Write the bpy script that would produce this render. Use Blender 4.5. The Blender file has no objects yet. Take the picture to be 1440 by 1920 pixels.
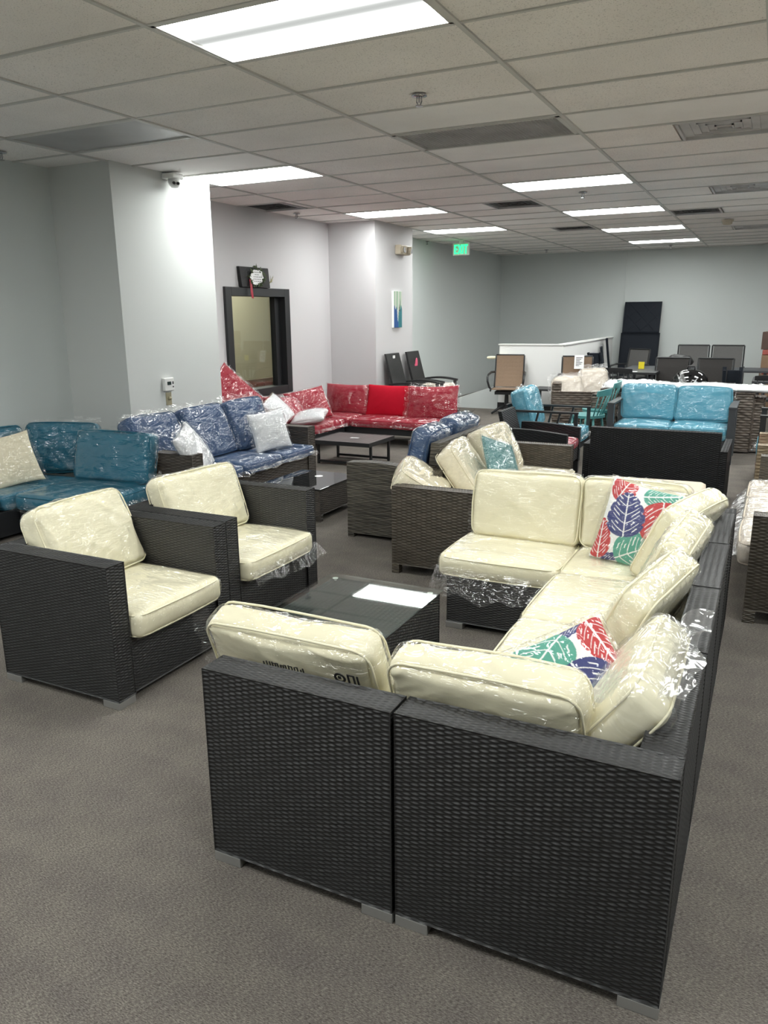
import bpy, bmesh, math, random
import numpy as np
from mathutils import Vector, Matrix

random.seed(7)
C = bpy.context.scene.collection
PI = math.pi
CAM_H = 1.62
CEIL = 2.847

# ------------------------------------------------------------------ colour
def lin(c):
    c /= 255.0
    return c / 12.92 if c <= 0.04045 else ((c + 0.055) / 1.055) ** 2.4
def rgb(r, g, b):
    return (lin(r), lin(g), lin(b), 1.0)

# ------------------------------------------------------------------ materials
def new_mat(name):
    m = bpy.data.materials.new(name)
    m.use_nodes = True
    nt = m.node_tree
    nt.nodes.clear()
    out = nt.nodes.new('ShaderNodeOutputMaterial')
    return m, nt, out
def N(nt, typ, **kw):
    n = nt.nodes.new(typ)
    for k, v in kw.items():
        if k.startswith('i_'):
            n.inputs[int(k[2:])].default_value = v
        else:
            setattr(n, k, v)
    return n
def L(nt, a, b):
    nt.links.new(a, b)
def math_node(nt, op, a, b=None, c=None):
    n = nt.nodes.new('ShaderNodeMath'); n.operation = op
    for i, v in enumerate((a, b, c)):
        if v is None: continue
        if isinstance(v, (int, float)): n.inputs[i].default_value = v
        else: L(nt, v, n.inputs[i])
    return n.outputs[0]
def plain(name, col, rough=0.5, metal=0.0, spec=0.5, noise=0.0, nscale=30.0, bump=0.0, bscale=200.0):
    m, nt, out = new_mat(name)
    p = N(nt, 'ShaderNodeBsdfPrincipled')
    p.inputs['Base Color'].default_value = col
    p.inputs['Roughness'].default_value = rough
    p.inputs['Metallic'].default_value = metal
    p.inputs['Specular IOR Level'].default_value = spec
    L(nt, p.outputs[0], out.inputs[0])
    tc = N(nt, 'ShaderNodeTexCoord')
    if noise > 0:
        n = N(nt, 'ShaderNodeTexNoise'); n.inputs['Scale'].default_value = nscale; n.inputs['Detail'].default_value = 4
        L(nt, tc.outputs['Object'], n.inputs['Vector'])
        r = N(nt, 'ShaderNodeValToRGB')
        r.color_ramp.elements[0].position = 0.3; r.color_ramp.elements[1].position = 0.7
        r.color_ramp.elements[0].color = tuple(c * (1 - noise) for c in col[:3]) + (1,)
        r.color_ramp.elements[1].color = tuple(min(1, c * (1 + noise)) for c in col[:3]) + (1,)
        L(nt, n.outputs['Fac'], r.inputs[0]); L(nt, r.outputs[0], p.inputs['Base Color'])
    if bump > 0:
        n = N(nt, 'ShaderNodeTexNoise'); n.inputs['Scale'].default_value = bscale; n.inputs['Detail'].default_value = 3
        L(nt, tc.outputs['Object'], n.inputs['Vector'])
        b = N(nt, 'ShaderNodeBump'); b.inputs['Strength'].default_value = bump; b.inputs['Distance'].default_value = 0.002
        L(nt, n.outputs['Fac'], b.inputs['Height']); L(nt, b.outputs[0], p.inputs['Normal'])
    return m
def wicker(name, c1, c2, cw=0.023, rh=0.0065, bump=True, rough=0.45, dist=0.004, spec=0.5):
    m, nt, out = new_mat(name)
    p = N(nt, 'ShaderNodeBsdfPrincipled')
    p.inputs['Roughness'].default_value = rough
    p.inputs['Specular IOR Level'].default_value = spec
    L(nt, p.outputs[0], out.inputs[0])
    uv = N(nt, 'ShaderNodeUVMap')
    s = N(nt, 'ShaderNodeSeparateXYZ'); L(nt, uv.outputs[0], s.inputs[0])
    u = math_node(nt, 'DIVIDE', s.outputs[0], cw)
    v = math_node(nt, 'DIVIDE', s.outputs[1], rh)
    row = math_node(nt, 'FLOOR', v)
    fr = math_node(nt, 'FRACT', v)
    # strand tint per row plus slow streaks along the strand
    cb = N(nt, 'ShaderNodeCombineXYZ'); L(nt, math_node(nt, 'MULTIPLY', u, 0.35), cb.inputs[0]); L(nt, math_node(nt, 'MULTIPLY', row, 7.31), cb.inputs[1])
    ns = N(nt, 'ShaderNodeTexNoise'); ns.inputs['Scale'].default_value = 1.0; ns.inputs['Detail'].default_value = 2
    L(nt, cb.outputs[0], ns.inputs['Vector'])
    r = N(nt, 'ShaderNodeValToRGB')
    r.color_ramp.elements[0].position = 0.35; r.color_ramp.elements[0].color = c1
    r.color_ramp.elements[1].position = 0.65; r.color_ramp.elements[1].color = c2
    L(nt, ns.outputs['Fac'], r.inputs[0]); L(nt, r.outputs[0], p.inputs['Base Color'])
    if bump:
        ang = math_node(nt, 'MULTIPLY', math_node(nt, 'ADD', u, row), PI)
        sn = math_node(nt, 'SINE', ang)
        a = math_node(nt, 'MULTIPLY_ADD', fr, 2.0, -1.0)
        pr = math_node(nt, 'SUBTRACT', 1.0, math_node(nt, 'MULTIPLY', a, a))
        h = math_node(nt, 'MULTIPLY', pr, math_node(nt, 'MULTIPLY_ADD', sn, 0.5, 0.5))
        b = N(nt, 'ShaderNodeBump'); b.inputs['Strength'].default_value = 1.0; b.inputs['Distance'].default_value = dist
        L(nt, h, b.inputs['Height']); L(nt, b.outputs[0], p.inputs['Normal'])
    return m
def film(name, milky=0.03, gloss=1.0, scale=9.0, rough=0.09, aniso=(1.0, 2.6, 1.6), dist=0.05):
    """clear crinkled polythene: mostly transparent, glossy creases (a film has two reflecting sides)"""
    m, nt, out = new_mat(name)
    tc = N(nt, 'ShaderNodeTexCoord')
    mp = N(nt, 'ShaderNodeMapping'); mp.inputs['Scale'].default_value = aniso; mp.inputs['Rotation'].default_value = (0.3, 0.2, 0.7)
    L(nt, tc.outputs['Object'], mp.inputs[0])
    def noise(sc, det, dis, vec):
        n = N(nt, 'ShaderNodeTexNoise'); n.inputs['Scale'].default_value = sc; n.inputs['Detail'].default_value = det; n.inputs['Distortion'].default_value = dis
        L(nt, vec, n.inputs['Vector']); return n.outputs['Fac']
    a = noise(scale, 2.0, 1.2, mp.outputs[0]); b2 = noise(scale * 2.2, 1.0, 1.6, mp.outputs[0])
    r1 = math_node(nt, 'ABSOLUTE', math_node(nt, 'SUBTRACT', b2, 0.5))
    mask = noise(5.0, 1.0, 0.5, tc.outputs['Object'])
    mk = N(nt, 'ShaderNodeMapRange'); mk.inputs[1].default_value = 0.40; mk.inputs[2].default_value = 0.62; mk.inputs[3].default_value = 0.25; L(nt, mask, mk.inputs[0])
    h = math_node(nt, 'MULTIPLY', math_node(nt, 'ADD', math_node(nt, 'MULTIPLY', a, 0.8), math_node(nt, 'MULTIPLY', r1, 0.45)), mk.outputs[0])
    b = N(nt, 'ShaderNodeBump'); b.inputs['Strength'].default_value = 1.0; b.inputs['Distance'].default_value = dist
    L(nt, h, b.inputs['Height'])
    g = N(nt, 'ShaderNodeBsdfGlossy'); g.inputs['Roughness'].default_value = rough; g.inputs['Color'].default_value = (1, 1, 1, 1)
    L(nt, b.outputs[0], g.inputs['Normal'])
    t = N(nt, 'ShaderNodeBsdfTransparent'); t.inputs['Color'].default_value = (0.99, 0.99, 0.99, 1)
    d = N(nt, 'ShaderNodeBsdfDiffuse'); d.inputs['Color'].default_value = (0.85, 0.86, 0.87, 1)
    L(nt, b.outputs[0], d.inputs['Normal'])
    f = math_node(nt, 'MINIMUM', math_node(nt, 'MULTIPLY', fresnel(nt, 1.5), 1.9 * gloss), 0.35)
    m1 = N(nt, 'ShaderNodeMixShader'); m1.inputs[0].default_value = milky
    L(nt, t.outputs[0], m1.inputs[1]); L(nt, d.outputs[0], m1.inputs[2])
    m2 = N(nt, 'ShaderNodeMixShader'); L(nt, f, m2.inputs[0]); L(nt, m1.outputs[0], m2.inputs[1]); L(nt, g.outputs[0], m2.inputs[2])
    L(nt, m2.outputs[0], out.inputs[0])
    return m
def fresnel(nt, ior=1.5, normal=None):
    """same reflectance from both sides of a thin sheet"""
    g = N(nt, 'ShaderNodeNewGeometry')
    i = math_node(nt, 'MULTIPLY_ADD', g.outputs['Backfacing'], 1.0 / ior - ior, ior)
    f = N(nt, 'ShaderNodeFresnel'); L(nt, i, f.inputs[0])
    if normal is not None: L(nt, normal, f.inputs['Normal'])
    return f.outputs[0]
def glass(name, tint=(0.93, 0.97, 0.95, 1), rough=0.02):
    m, nt, out = new_mat(name)
    t = N(nt, 'ShaderNodeBsdfTransparent'); t.inputs[0].default_value = tint
    g = N(nt, 'ShaderNodeBsdfGlossy'); g.inputs['Roughness'].default_value = rough
    mx = N(nt, 'ShaderNodeMixShader'); L(nt, fresnel(nt), mx.inputs[0]); L(nt, t.outputs[0], mx.inputs[1]); L(nt, g.outputs[0], mx.inputs[2])
    L(nt, mx.outputs[0], out.inputs[0])
    return m
def emit(name, col, strength):
    m, nt, out = new_mat(name)
    e = N(nt, 'ShaderNodeEmission'); e.inputs[0].default_value = col; e.inputs[1].default_value = strength
    L(nt, e.outputs[0], out.inputs[0])
    return m
def vcol(name, rough=0.8):
    m, nt, out = new_mat(name)
    p = N(nt, 'ShaderNodeBsdfPrincipled'); p.inputs['Roughness'].default_value = rough
    a = N(nt, 'ShaderNodeVertexColor'); a.layer_name = 'print'
    L(nt, a.outputs[0], p.inputs['Base Color']); L(nt, p.outputs[0], out.inputs[0])
    return m

LAMP = 12.0
M = {}
M['wick_black_mesh'] = wicker('black_wicker_woven', rgb(15, 15, 16), rgb(23, 23, 25), bump=False, rough=0.5, spec=0.8)
M['wick_black'] = wicker('black_wicker', rgb(16, 16, 17), rgb(23, 23, 25), rough=0.45)
M['wick_black_far'] = wicker('black_wicker_wide', rgb(9, 10, 14), rgb(16, 17, 21), cw=0.035, rh=0.013, rough=0.5, spec=0.35)
M['wick_grey'] = wicker('grey_brown_wicker', rgb(66, 60, 51), rgb(92, 84, 72), cw=0.03, rh=0.010, rough=0.5, dist=0.007)
M['wick_love'] = wicker('charcoal_brown_wicker', rgb(58, 54, 48), rgb(92, 87, 78), cw=0.07, rh=0.013, rough=0.5, dist=0.007)
M['wick_blue'] = wicker('dark_brown_wicker', rgb(48, 43, 38), rgb(72, 66, 59), cw=0.045, rh=0.013, rough=0.5, dist=0.006)
M['wick_chunky'] = wicker('chunky_brown_wicker', rgb(78, 69, 62), rgb(118, 106, 96), cw=0.07, rh=0.034, rough=0.5, dist=0.016)
M['wick_tan'] = wicker('tan_wicker', rgb(112, 98, 78), rgb(148, 132, 108), cw=0.05, rh=0.014, rough=0.55)
M['wick_grey_mesh'] = wicker('grey_brown_wicker_woven', rgb(58, 52, 44), rgb(80, 73, 63), cw=0.034, rh=0.0095, bump=False, rough=0.5)
M['wick_black_far_mesh'] = wicker('black_wicker_wide_woven', rgb(11, 12, 15), rgb(18, 19, 23), cw=0.024, rh=0.009, bump=False, rough=0.55, spec=0.35)
M['wick_blue_mesh'] = wicker('dark_brown_wicker_woven', rgb(52, 46, 41), rgb(76, 69, 62), cw=0.05, rh=0.012, bump=False, rough=0.5)
M['wick_chunky_mesh'] = wicker('chunky_brown_wicker_woven', rgb(84, 75, 68), rgb(116, 105, 96), cw=0.06, rh=0.030, bump=False, rough=0.5)
M['wick_tan_mesh'] = wicker('tan_wicker_woven', rgb(116, 101, 80), rgb(146, 130, 106), cw=0.05, rh=0.014, bump=False, rough=0.55)
M['cream'] = plain('cream_fabric', (0.78, 0.735, 0.545, 1), 0.75, spec=0.25, noise=0.03, nscale=6)
M['beige'] = plain('beige_fabric', (0.66, 0.58, 0.48, 1), 0.85, spec=0.2, noise=0.04, nscale=8)
M['ivory'] = plain('ivory_fabric', (0.72, 0.66, 0.50, 1), 0.85, spec=0.2, noise=0.05, nscale=40)
M['teal'] = plain('deep_teal_fabric', (0.018, 0.135, 0.205, 1), 0.7, spec=0.3, noise=0.06, nscale=6)
M['aqua'] = plain('aqua_fabric', (0.085, 0.30, 0.40, 1), 0.7, spec=0.3, noise=0.05, nscale=6)
M['blue'] = plain('navy_blue_fabric', (0.042, 0.086, 0.180, 1), 0.75, spec=0.3, noise=0.06, nscale=6)
M['red'] = plain('red_fabric', (0.33, 0.012, 0.032, 1), 0.75, spec=0.25, noise=0.05, nscale=6)
M['redbare'] = plain('bright_red_fabric', (0.44, 0.006, 0.022, 1), 0.85, spec=0.15, noise=0.04, nscale=8)
M['white'] = plain('white_fabric', (0.72, 0.73, 0.75, 1), 0.85, spec=0.2, noise=0.06, nscale=25, bump=0.4, bscale=120)
M['film'] = film('clear_plastic_film', milky=0.012, gloss=0.85, scale=3.2, rough=0.07, aniso=(1.0, 3.0, 1.8), dist=0.06)
M['filmcream'] = film('clear_plastic_film_snug', milky=0.012, gloss=0.75, scale=4.4, rough=0.08, aniso=(1.0, 4.2, 2.4), dist=0.045)
M['filmhazy'] = film('hazy_plastic_film', milky=0.16, gloss=0.9, scale=5.0, dist=0.06)
M['filmcloudy'] = film('cloudy_plastic_film', milky=0.07, gloss=0.9, scale=3.0, rough=0.12, dist=0.05)
M['greysheet'] = plain('grey_plastic_sheet', (0.30, 0.32, 0.34, 1), 0.35, spec=0.4)
M['silver'] = plain('brushed_silver', (0.42, 0.42, 0.41, 1), 0.4, metal=0.7)
M['blackmetal'] = plain('black_powder_coat', (0.016, 0.017, 0.019, 1), 0.45, spec=0.5)
M['greymetal'] = plain('charcoal_powder_coat', (0.040, 0.044, 0.050, 1), 0.45, spec=0.5)
M['navypanel'] = plain('blue_black_panel', (0.009, 0.012, 0.018, 1), 0.7, spec=0.2)
M['sling'] = plain('tan_sling_mesh', (0.235, 0.165, 0.115, 1), 0.8, spec=0.2, noise=0.06, nscale=60, bump=0.3, bscale=400)
M['slingdark'] = plain('dark_grey_sling_mesh', (0.042, 0.039, 0.038, 1), 0.8, spec=0.2, noise=0.05, nscale=60)
M['slinggrey'] = plain('grey_sling_mesh', (0.115, 0.112, 0.110, 1), 0.7, spec=0.3, noise=0.05, nscale=60)
M['tabletopbrown'] = plain('dark_brown_slats', (0.075, 0.060, 0.058, 1), 0.5, noise=0.1, nscale=3)
M['darkglass'] = plain('dark_tinted_glass', (0.010, 0.011, 0.012, 1), 0.04, spec=0.7)
M['glass'] = glass('clear_table_glass')
M['paper'] = plain('white_paper', (0.86, 0.86, 0.86, 1), 0.6)
M['turq'] = plain('turquoise_paint', (0.07, 0.25, 0.25, 1), 0.45)
M['blackpl'] = plain('black_plastic', (0.012, 0.012, 0.013, 1), 0.4)
M['enamel'] = plain('black_gloss_enamel', (0.006, 0.006, 0.007, 1), 0.06, spec=0.8)
M['whitepl'] = plain('white_plastic', (0.72, 0.72, 0.70, 1), 0.4)
M['beigepl'] = plain('beige_plastic', (0.50, 0.44, 0.34, 1), 0.45)
M['brass'] = plain('almond_plate', (0.42, 0.38, 0.26, 1), 0.4, metal=0.2)
M['chrome'] = plain('chrome', (0.45, 0.45, 0.47, 1), 0.2, metal=1.0)
M['yellow'] = plain('yellow_card', (0.75, 0.62, 0.02, 1), 0.6)
M['pink'] = plain('pink_tag', (0.75, 0.12, 0.22, 1), 0.6)
M['ribbon'] = plain('red_ribbon', (0.38, 0.008, 0.03, 1), 0.5)
M['leaf'] = plain('green_foliage', (0.045, 0.07, 0.02, 1), 0.6, noise=0.4, nscale=60)
M['dry'] = plain('dry_grass', (0.28, 0.26, 0.13, 1), 0.7)
M['card'] = plain('brown_cardboard', (0.20, 0.125, 0.075, 1), 0.8, noise=0.1, nscale=6)
M['carddark'] = plain('dark_brown_carton', (0.075, 0.045, 0.035, 1), 0.8, noise=0.1, nscale=6)
M['redwrap'] = plain('red_wrapped_bundle', (0.30, 0.07, 0.055, 1), 0.4, noise=0.2, nscale=20)
M['print'] = vcol('printed_fabric')
M['paint'] = vcol('painted_canvas', 0.6)
M['ink'] = plain('black_ink', (0.02, 0.02, 0.02, 1), 0.5)
M['wall_blue'] = plain('blue_grey_wall_paint', (0.58, 0.612, 0.605, 1), 0.75, spec=0.25, bump=0.12, bscale=90)
M['wall_white'] = plain('pale_grey_wall_paint', (0.59, 0.578, 0.59, 1), 0.7, spec=0.25, bump=0.12, bscale=90)
M['wall_pale'] = plain('pale_blue_grey_wall_paint', (0.595, 0.61, 0.60, 1), 0.7, spec=0.25, bump=0.12, bscale=90)
M['half'] = plain('white_wall_paint', (0.86, 0.86, 0.85, 1), 0.75, spec=0.2)
M['base'] = plain('black_baseboard', (0.015, 0.015, 0.016, 1), 0.5)
M['office'] = plain('beige_wall_paint', (0.42, 0.38, 0.27, 1), 0.8)
M['plank'] = plain('brown_planks', (0.22, 0.14, 0.10, 1), 0.7, noise=0.2, nscale=5)
M['tbar'] = plain('ceiling_grid_metal', (0.56, 0.555, 0.53, 1), 0.5)
M['ventgrey'] = plain('grey_vent', (0.52, 0.51, 0.51, 1), 0.6, noise=0.15, nscale=4)
M['ventdark'] = plain('dusty_dark_vent', (0.075, 0.075, 0.075, 1), 0.8, noise=0.5, nscale=5)
M['dullpanel'] = plain('dull_grey_lens', (0.36, 0.36, 0.365, 1), 0.35, noise=0.08, nscale=3)
M['exitgreen'] = emit('green_exit_glow', (0.02, 1.0, 0.22, 1), 1.6)
M['screen'] = plain('dark_lcd', (0.02, 0.025, 0.02, 1), 0.2)

def carpet_mat():
    m, nt, out = new_mat('grey_brown_carpet')
    p = N(nt, 'ShaderNodeBsdfPrincipled'); p.inputs['Roughness'].default_value = 0.95; p.inputs['Specular IOR Level'].default_value = 0.1
    tc = N(nt, 'ShaderNodeTexCoord')
    mp = N(nt, 'ShaderNodeMapping'); mp.inputs['Scale'].default_value = (0.45, 1.5, 1); mp.inputs['Rotation'].default_value = (0, 0, 0.12)
    L(nt, tc.outputs['Object'], mp.inputs[0])
    n1 = N(nt, 'ShaderNodeTexNoise'); n1.inputs['Scale'].default_value = 230; n1.inputs['Detail'].default_value = 4; n1.inputs['Roughness'].default_value = 0.75
    L(nt, mp.outputs[0], n1.inputs['Vector'])
    n2 = N(nt, 'ShaderNodeTexNoise'); n2.inputs['Scale'].default_value = 9; n2.inputs['Detail'].default_value = 5
    L(nt, tc.outputs['Object'], n2.inputs['Vector'])
    n3 = N(nt, 'ShaderNodeTexNoise'); n3.inputs['Scale'].default_value = 4; n3.inputs['Detail'].default_value = 4
    L(nt, mp.outputs[0], n3.inputs['Vector'])
    r = N(nt, 'ShaderNodeValToRGB')
    e = r.color_ramp.elements
    e[0].position = 0.34; e[0].color = rgb(68, 65, 62)
    e[1].position = 0.66; e[1].color = rgb(142, 137, 131)
    mid = e.new(0.5); mid.color = rgb(107, 102, 97)
    L(nt, n1.outputs['Fac'], r.inputs[0])
    r2 = N(nt, 'ShaderNodeValToRGB')
    r2.color_ramp.elements[0].position = 0.3; r2.color_ramp.elements[0].color = (0.80, 0.78, 0.80, 1)
    r2.color_ramp.elements[1].position = 0.7; r2.color_ramp.elements[1].color = (1.10, 1.09, 1.05, 1)
    mixv = math_node(nt, 'ADD', math_node(nt, 'MULTIPLY', n2.outputs['Fac'], 0.5), math_node(nt, 'MULTIPLY', n3.outputs['Fac'], 0.5))
    L(nt, mixv, r2.inputs[0])
    mx = N(nt, 'ShaderNodeMix'); mx.data_type = 'RGBA'; mx.blend_type = 'MULTIPLY'; mx.inputs[0].default_value = 1.0
    L(nt, r.outputs[0], mx.inputs[6]); L(nt, r2.outputs[0], mx.inputs[7])
    L(nt, mx.outputs[2], p.inputs['Base Color'])
    b = N(nt, 'ShaderNodeBump'); b.inputs['Strength'].default_value = 0.5; b.inputs['Distance'].default_value = 0.004
    L(nt, n1.outputs['Fac'], b.inputs['Height']); L(nt, b.outputs[0], p.inputs['Normal'])
    L(nt, p.outputs[0], out.inputs[0])
    return m
M['carpet'] = carpet_mat()
def tile_mat(name, base, dark):
    m, nt, out = new_mat(name)
    p = N(nt, 'ShaderNodeBsdfPrincipled'); p.inputs['Roughness'].default_value = 0.9; p.inputs['Specular IOR Level'].default_value = 0.15
    tc = N(nt, 'ShaderNodeTexCoord')
    n1 = N(nt, 'ShaderNodeTexNoise'); n1.inputs['Scale'].default_value = 140; n1.inputs['Detail'].default_value = 3
    L(nt, tc.outputs['Object'], n1.inputs['Vector'])
    n2 = N(nt, 'ShaderNodeTexNoise'); n2.inputs['Scale'].default_value = 1.3; n2.inputs['Detail'].default_value = 4
    L(nt, tc.outputs['Object'], n2.inputs['Vector'])
    r = N(nt, 'ShaderNodeValToRGB'); e = r.color_ramp.elements
    e[0].position = 0.30; e[0].color = dark
    e[1].position = 0.42; e[1].color = base
    L(nt, n1.outputs['Fac'], r.inputs[0])
    r2 = N(nt, 'ShaderNodeValToRGB'); r2.color_ramp.elements[0].position = 0.25; r2.color_ramp.elements[0].color = (0.9, 0.9, 0.89, 1); r2.color_ramp.elements[1].position = 0.75; r2.color_ramp.elements[1].color = (1.06, 1.06, 1.05, 1)
    L(nt, n2.outputs['Fac'], r2.inputs[0])
    mx = N(nt, 'ShaderNodeMix'); mx.data_type = 'RGBA'; mx.blend_type = 'MULTIPLY'; mx.inputs[0].default_value = 1.0
    L(nt, r.outputs[0], mx.inputs[6]); L(nt, r2.outputs[0], mx.inputs[7]); L(nt, mx.outputs[2], p.inputs['Base Color'])
    b = N(nt, 'ShaderNodeBump'); b.inputs['Strength'].default_value = 0.5; b.inputs['Distance'].default_value = 0.003
    L(nt, n1.outputs['Fac'], b.inputs['Height']); L(nt, b.outputs[0], p.inputs['Normal'])
    L(nt, p.outputs[0], out.inputs[0])
    return m
M['tile'] = tile_mat('speckled_ceiling_tile', (0.90, 0.862, 0.84, 1), (0.55, 0.525, 0.51, 1))
M['tilewhite'] = tile_mat('newer_ceiling_tile', (0.93, 0.91, 0.90, 1), (0.82, 0.80, 0.79, 1))
def lamp_mat(name, dip):
    m, nt, out = new_mat(name)
    tc = N(nt, 'ShaderNodeTexCoord'); s = N(nt, 'ShaderNodeSeparateXYZ'); L(nt, tc.outputs['Object'], s.inputs[0])
    # two tubes run along x behind the lens, a touch dimmer between them and at the rims
    a = math_node(nt, 'ABSOLUTE', s.outputs[1])
    d = math_node(nt, 'ABSOLUTE', math_node(nt, 'SUBTRACT', a, 0.14))
    g1 = math_node(nt, 'EXPONENT', math_node(nt, 'MULTIPLY', math_node(nt, 'POWER', math_node(nt, 'DIVIDE', a, 0.060), 4.0), -1.0))
    dim = math_node(nt, 'EXPONENT', math_node(nt, 'MULTIPLY', g1, -dip))
    f = math_node(nt, 'MULTIPLY', math_node(nt, 'SUBTRACT', 1.35, math_node(nt, 'MULTIPLY', d, 3.2)), dim)
    st = math_node(nt, 'MULTIPLY', f, LAMP)
    e = N(nt, 'ShaderNodeEmission'); e.inputs[0].default_value = (0.97, 1.0, 0.97, 1); L(nt, st, e.inputs[1])
    L(nt, e.outputs[0], out.inputs[0])
    return m
M['lamp'] = lamp_mat('lit_lens', 0.7)
M['lamp_worn'] = lamp_mat('lit_lens_two_tubes', 3.5)

# ------------------------------------------------------------------ objects
def thing(name, label, cat, loc=(0, 0, 0), rotz=0.0, group=None):
    o = bpy.data.objects.new(name, None); C.objects.link(o)
    o.location = loc; o.rotation_euler = (0, 0, rotz); o.empty_display_size = 0.1
    o['label'] = label; o['category'] = cat
    if group: o['group'] = group
    return o
def tag(o, label, cat, group=None):
    o['label'] = label; o['category'] = cat
    if group: o['group'] = group
    return o
def link(name, me, mat, parent=None, smooth=False):
    o = bpy.data.objects.new(name, me); C.objects.link(o)
    if mat is not None and not me.materials: me.materials.append(M[mat] if isinstance(mat, str) else mat)
    if parent is not None: o.parent = parent
    if smooth: me.polygons.foreach_set('use_smooth', [True] * len(me.polygons))
    return o
def struct(o):
    o['kind'] = 'structure'; return o
def box_uv(me):
    n = len(me.loops)
    if n == 0: return
    uv = me.uv_layers.new(name='UVMap')
    co = np.empty(len(me.vertices) * 3); me.vertices.foreach_get('co', co); co = co.reshape(-1, 3)
    vi = np.empty(n, dtype=np.int64); me.loops.foreach_get('vertex_index', vi)
    nr = np.empty(len(me.polygons) * 3); me.polygons.foreach_get('normal', nr); nr = np.abs(nr.reshape(-1, 3))
    tot = np.empty(len(me.polygons), dtype=np.int64); me.polygons.foreach_get('loop_total', tot)
    ln = np.repeat(nr, tot, axis=0)
    P = co[vi]
    ax = np.argmax(ln, axis=1)
    u = np.where(ax == 0, P[:, 1], P[:, 0]); v = np.where(ax == 2, P[:, 1], P[:, 2])
    out = np.stack([u, v], 1).ravel()
    uv.data.foreach_set('uv', out)
class MB:
    """collects shapes into one mesh"""
    def __init__(s): s.bm = bmesh.new()
    def box(s, x0, x1, y0, y1, z0, z1, bev=0.0, seg=2):
        r = bmesh.ops.create_cube(s.bm, size=1.0)
        vs = r['verts']
        for v in vs:
            v.co = Vector(((x0 + x1) / 2 + v.co.x * (x1 - x0), (y0 + y1) / 2 + v.co.y * (y1 - y0), (z0 + z1) / 2 + v.co.z * (z1 - z0)))
        if bev > 0:
            es = list({e for v in vs for e in v.link_edges})
            bmesh.ops.bevel(s.bm, geom=es, offset=bev, segments=seg, affect='EDGES', profile=0.5)
        return s
    def hexa(s, pts, bev=0.0):
        """8 corner points: bottom 4 then top 4, ccw"""
        vs = [s.bm.verts.new(p) for p in pts]
        fs = [(3, 2, 1, 0), (4, 5, 6, 7), (0, 1, 5, 4), (1, 2, 6, 5), (2, 3, 7, 6), (3, 0, 4, 7)]
        for f in fs: s.bm.faces.new([vs[i] for i in f])
        if bev > 0:
            es = list({e for v in vs for e in v.link_edges})
            bmesh.ops.bevel(s.bm, geom=es, offset=bev, segments=2, affect='EDGES', profile=0.5)
        return s
    def bar(s, p, q, w, h=None, up=(0, 0, 1), bev=0.0):
        h = h or w
        p = Vector(p); q = Vector(q); d = (q - p).normalized(); up = Vector(up)
        if abs(d.dot(up)) > 0.98: up = Vector((0, 1, 0))
        r = d.cross(up).normalized(); u = r.cross(d)
        a = [-r * w / 2 - u * h / 2, r * w / 2 - u * h / 2, r * w / 2 + u * h / 2, -r * w / 2 + u * h / 2]
        return s.hexa([p + k for k in a] + [q + k for k in a], bev)
    def tube(s, pts, rad, n=8, cap=True):
        pts = [Vector(p) for p in pts]; rings = []
        prev = None
        for i, p in enumerate(pts):
            d = (pts[min(i + 1, len(pts) - 1)] - pts[max(i - 1, 0)]).normalized()
            if prev is None:
                a = Vector((0, 0, 1)) if abs(d.z) < 0.9 else Vector((1, 0, 0))
                r = d.cross(a).normalized()
            else:
                r = (prev - d * prev.dot(d)).normalized()
            prev = r; u = d.cross(r)
            rr = rad[i] if isinstance(rad, (list, tuple)) else rad
            rings.append([s.bm.verts.new(p + (r * math.cos(2 * PI * k / n) + u * math.sin(2 * PI * k / n)) * rr) for k in range(n)])
        for a, b in zip(rings[:-1], rings[1:]):
            for k in range(n): s.bm.faces.new((a[k], a[(k + 1) % n], b[(k + 1) % n], b[k]))
        if cap:
            s.bm.faces.new(rings[0][::-1]); s.bm.faces.new(rings[-1])
        return s
    def lathe(s, prof, c=(0, 0, 0), n=24):
        c = Vector(c); rings = []
        for r, z in prof:
            if r < 1e-6: rings.append([s.bm.verts.new(c + Vector((0, 0, z)))])
            else: rings.append([s.bm.verts.new(c + Vector((r * math.cos(2 * PI * k / n), r * math.sin(2 * PI * k / n), z))) for k in range(n)])
        for a, b in zip(rings[:-1], rings[1:]):
            for k in range(n):
                if len(a) == 1 and len(b) == 1: continue
                if len(a) == 1: s.bm.faces.new((a[0], b[(k + 1) % n], b[k]))
                elif len(b) == 1: s.bm.faces.new((a[k], a[(k + 1) % n], b[0]))
                else: s.bm.faces.new((a[k], a[(k + 1) % n], b[(k + 1) % n], b[k]))
        return s
    def sheet(s, rows):
        """rows of points -> quad sheet"""
        g = [[s.bm.verts.new(p) for p in r] for r in rows]
        for a, b in zip(g[:-1], g[1:]):
            for k in range(len(a) - 1): s.bm.faces.new((a[k], a[k + 1], b[k + 1], b[k]))
        return s
    def slab(s, rows, t):
        """rows of points thickened along the local sheet normal"""
        R = [[Vector(p) for p in r] for r in rows]; nr = len(R); nc = len(R[0])
        def nrm(i, j):
            a = R[min(i + 1, nr - 1)][j] - R[max(i - 1, 0)][j]; b = R[i][min(j + 1, nc - 1)] - R[i][max(j - 1, 0)]
            return a.cross(b).normalized()
        A = [[s.bm.verts.new(R[i][j] + nrm(i, j) * t / 2) for j in range(nc)] for i in range(nr)]
        B = [[s.bm.verts.new(R[i][j] - nrm(i, j) * t / 2) for j in range(nc)] for i in range(nr)]
        for i in range(nr - 1):
            for j in range(nc - 1):
                s.bm.faces.new((A[i][j], A[i + 1][j], A[i + 1][j + 1], A[i][j + 1]))
                s.bm.faces.new((B[i][j], B[i][j + 1], B[i + 1][j + 1], B[i + 1][j]))
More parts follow.
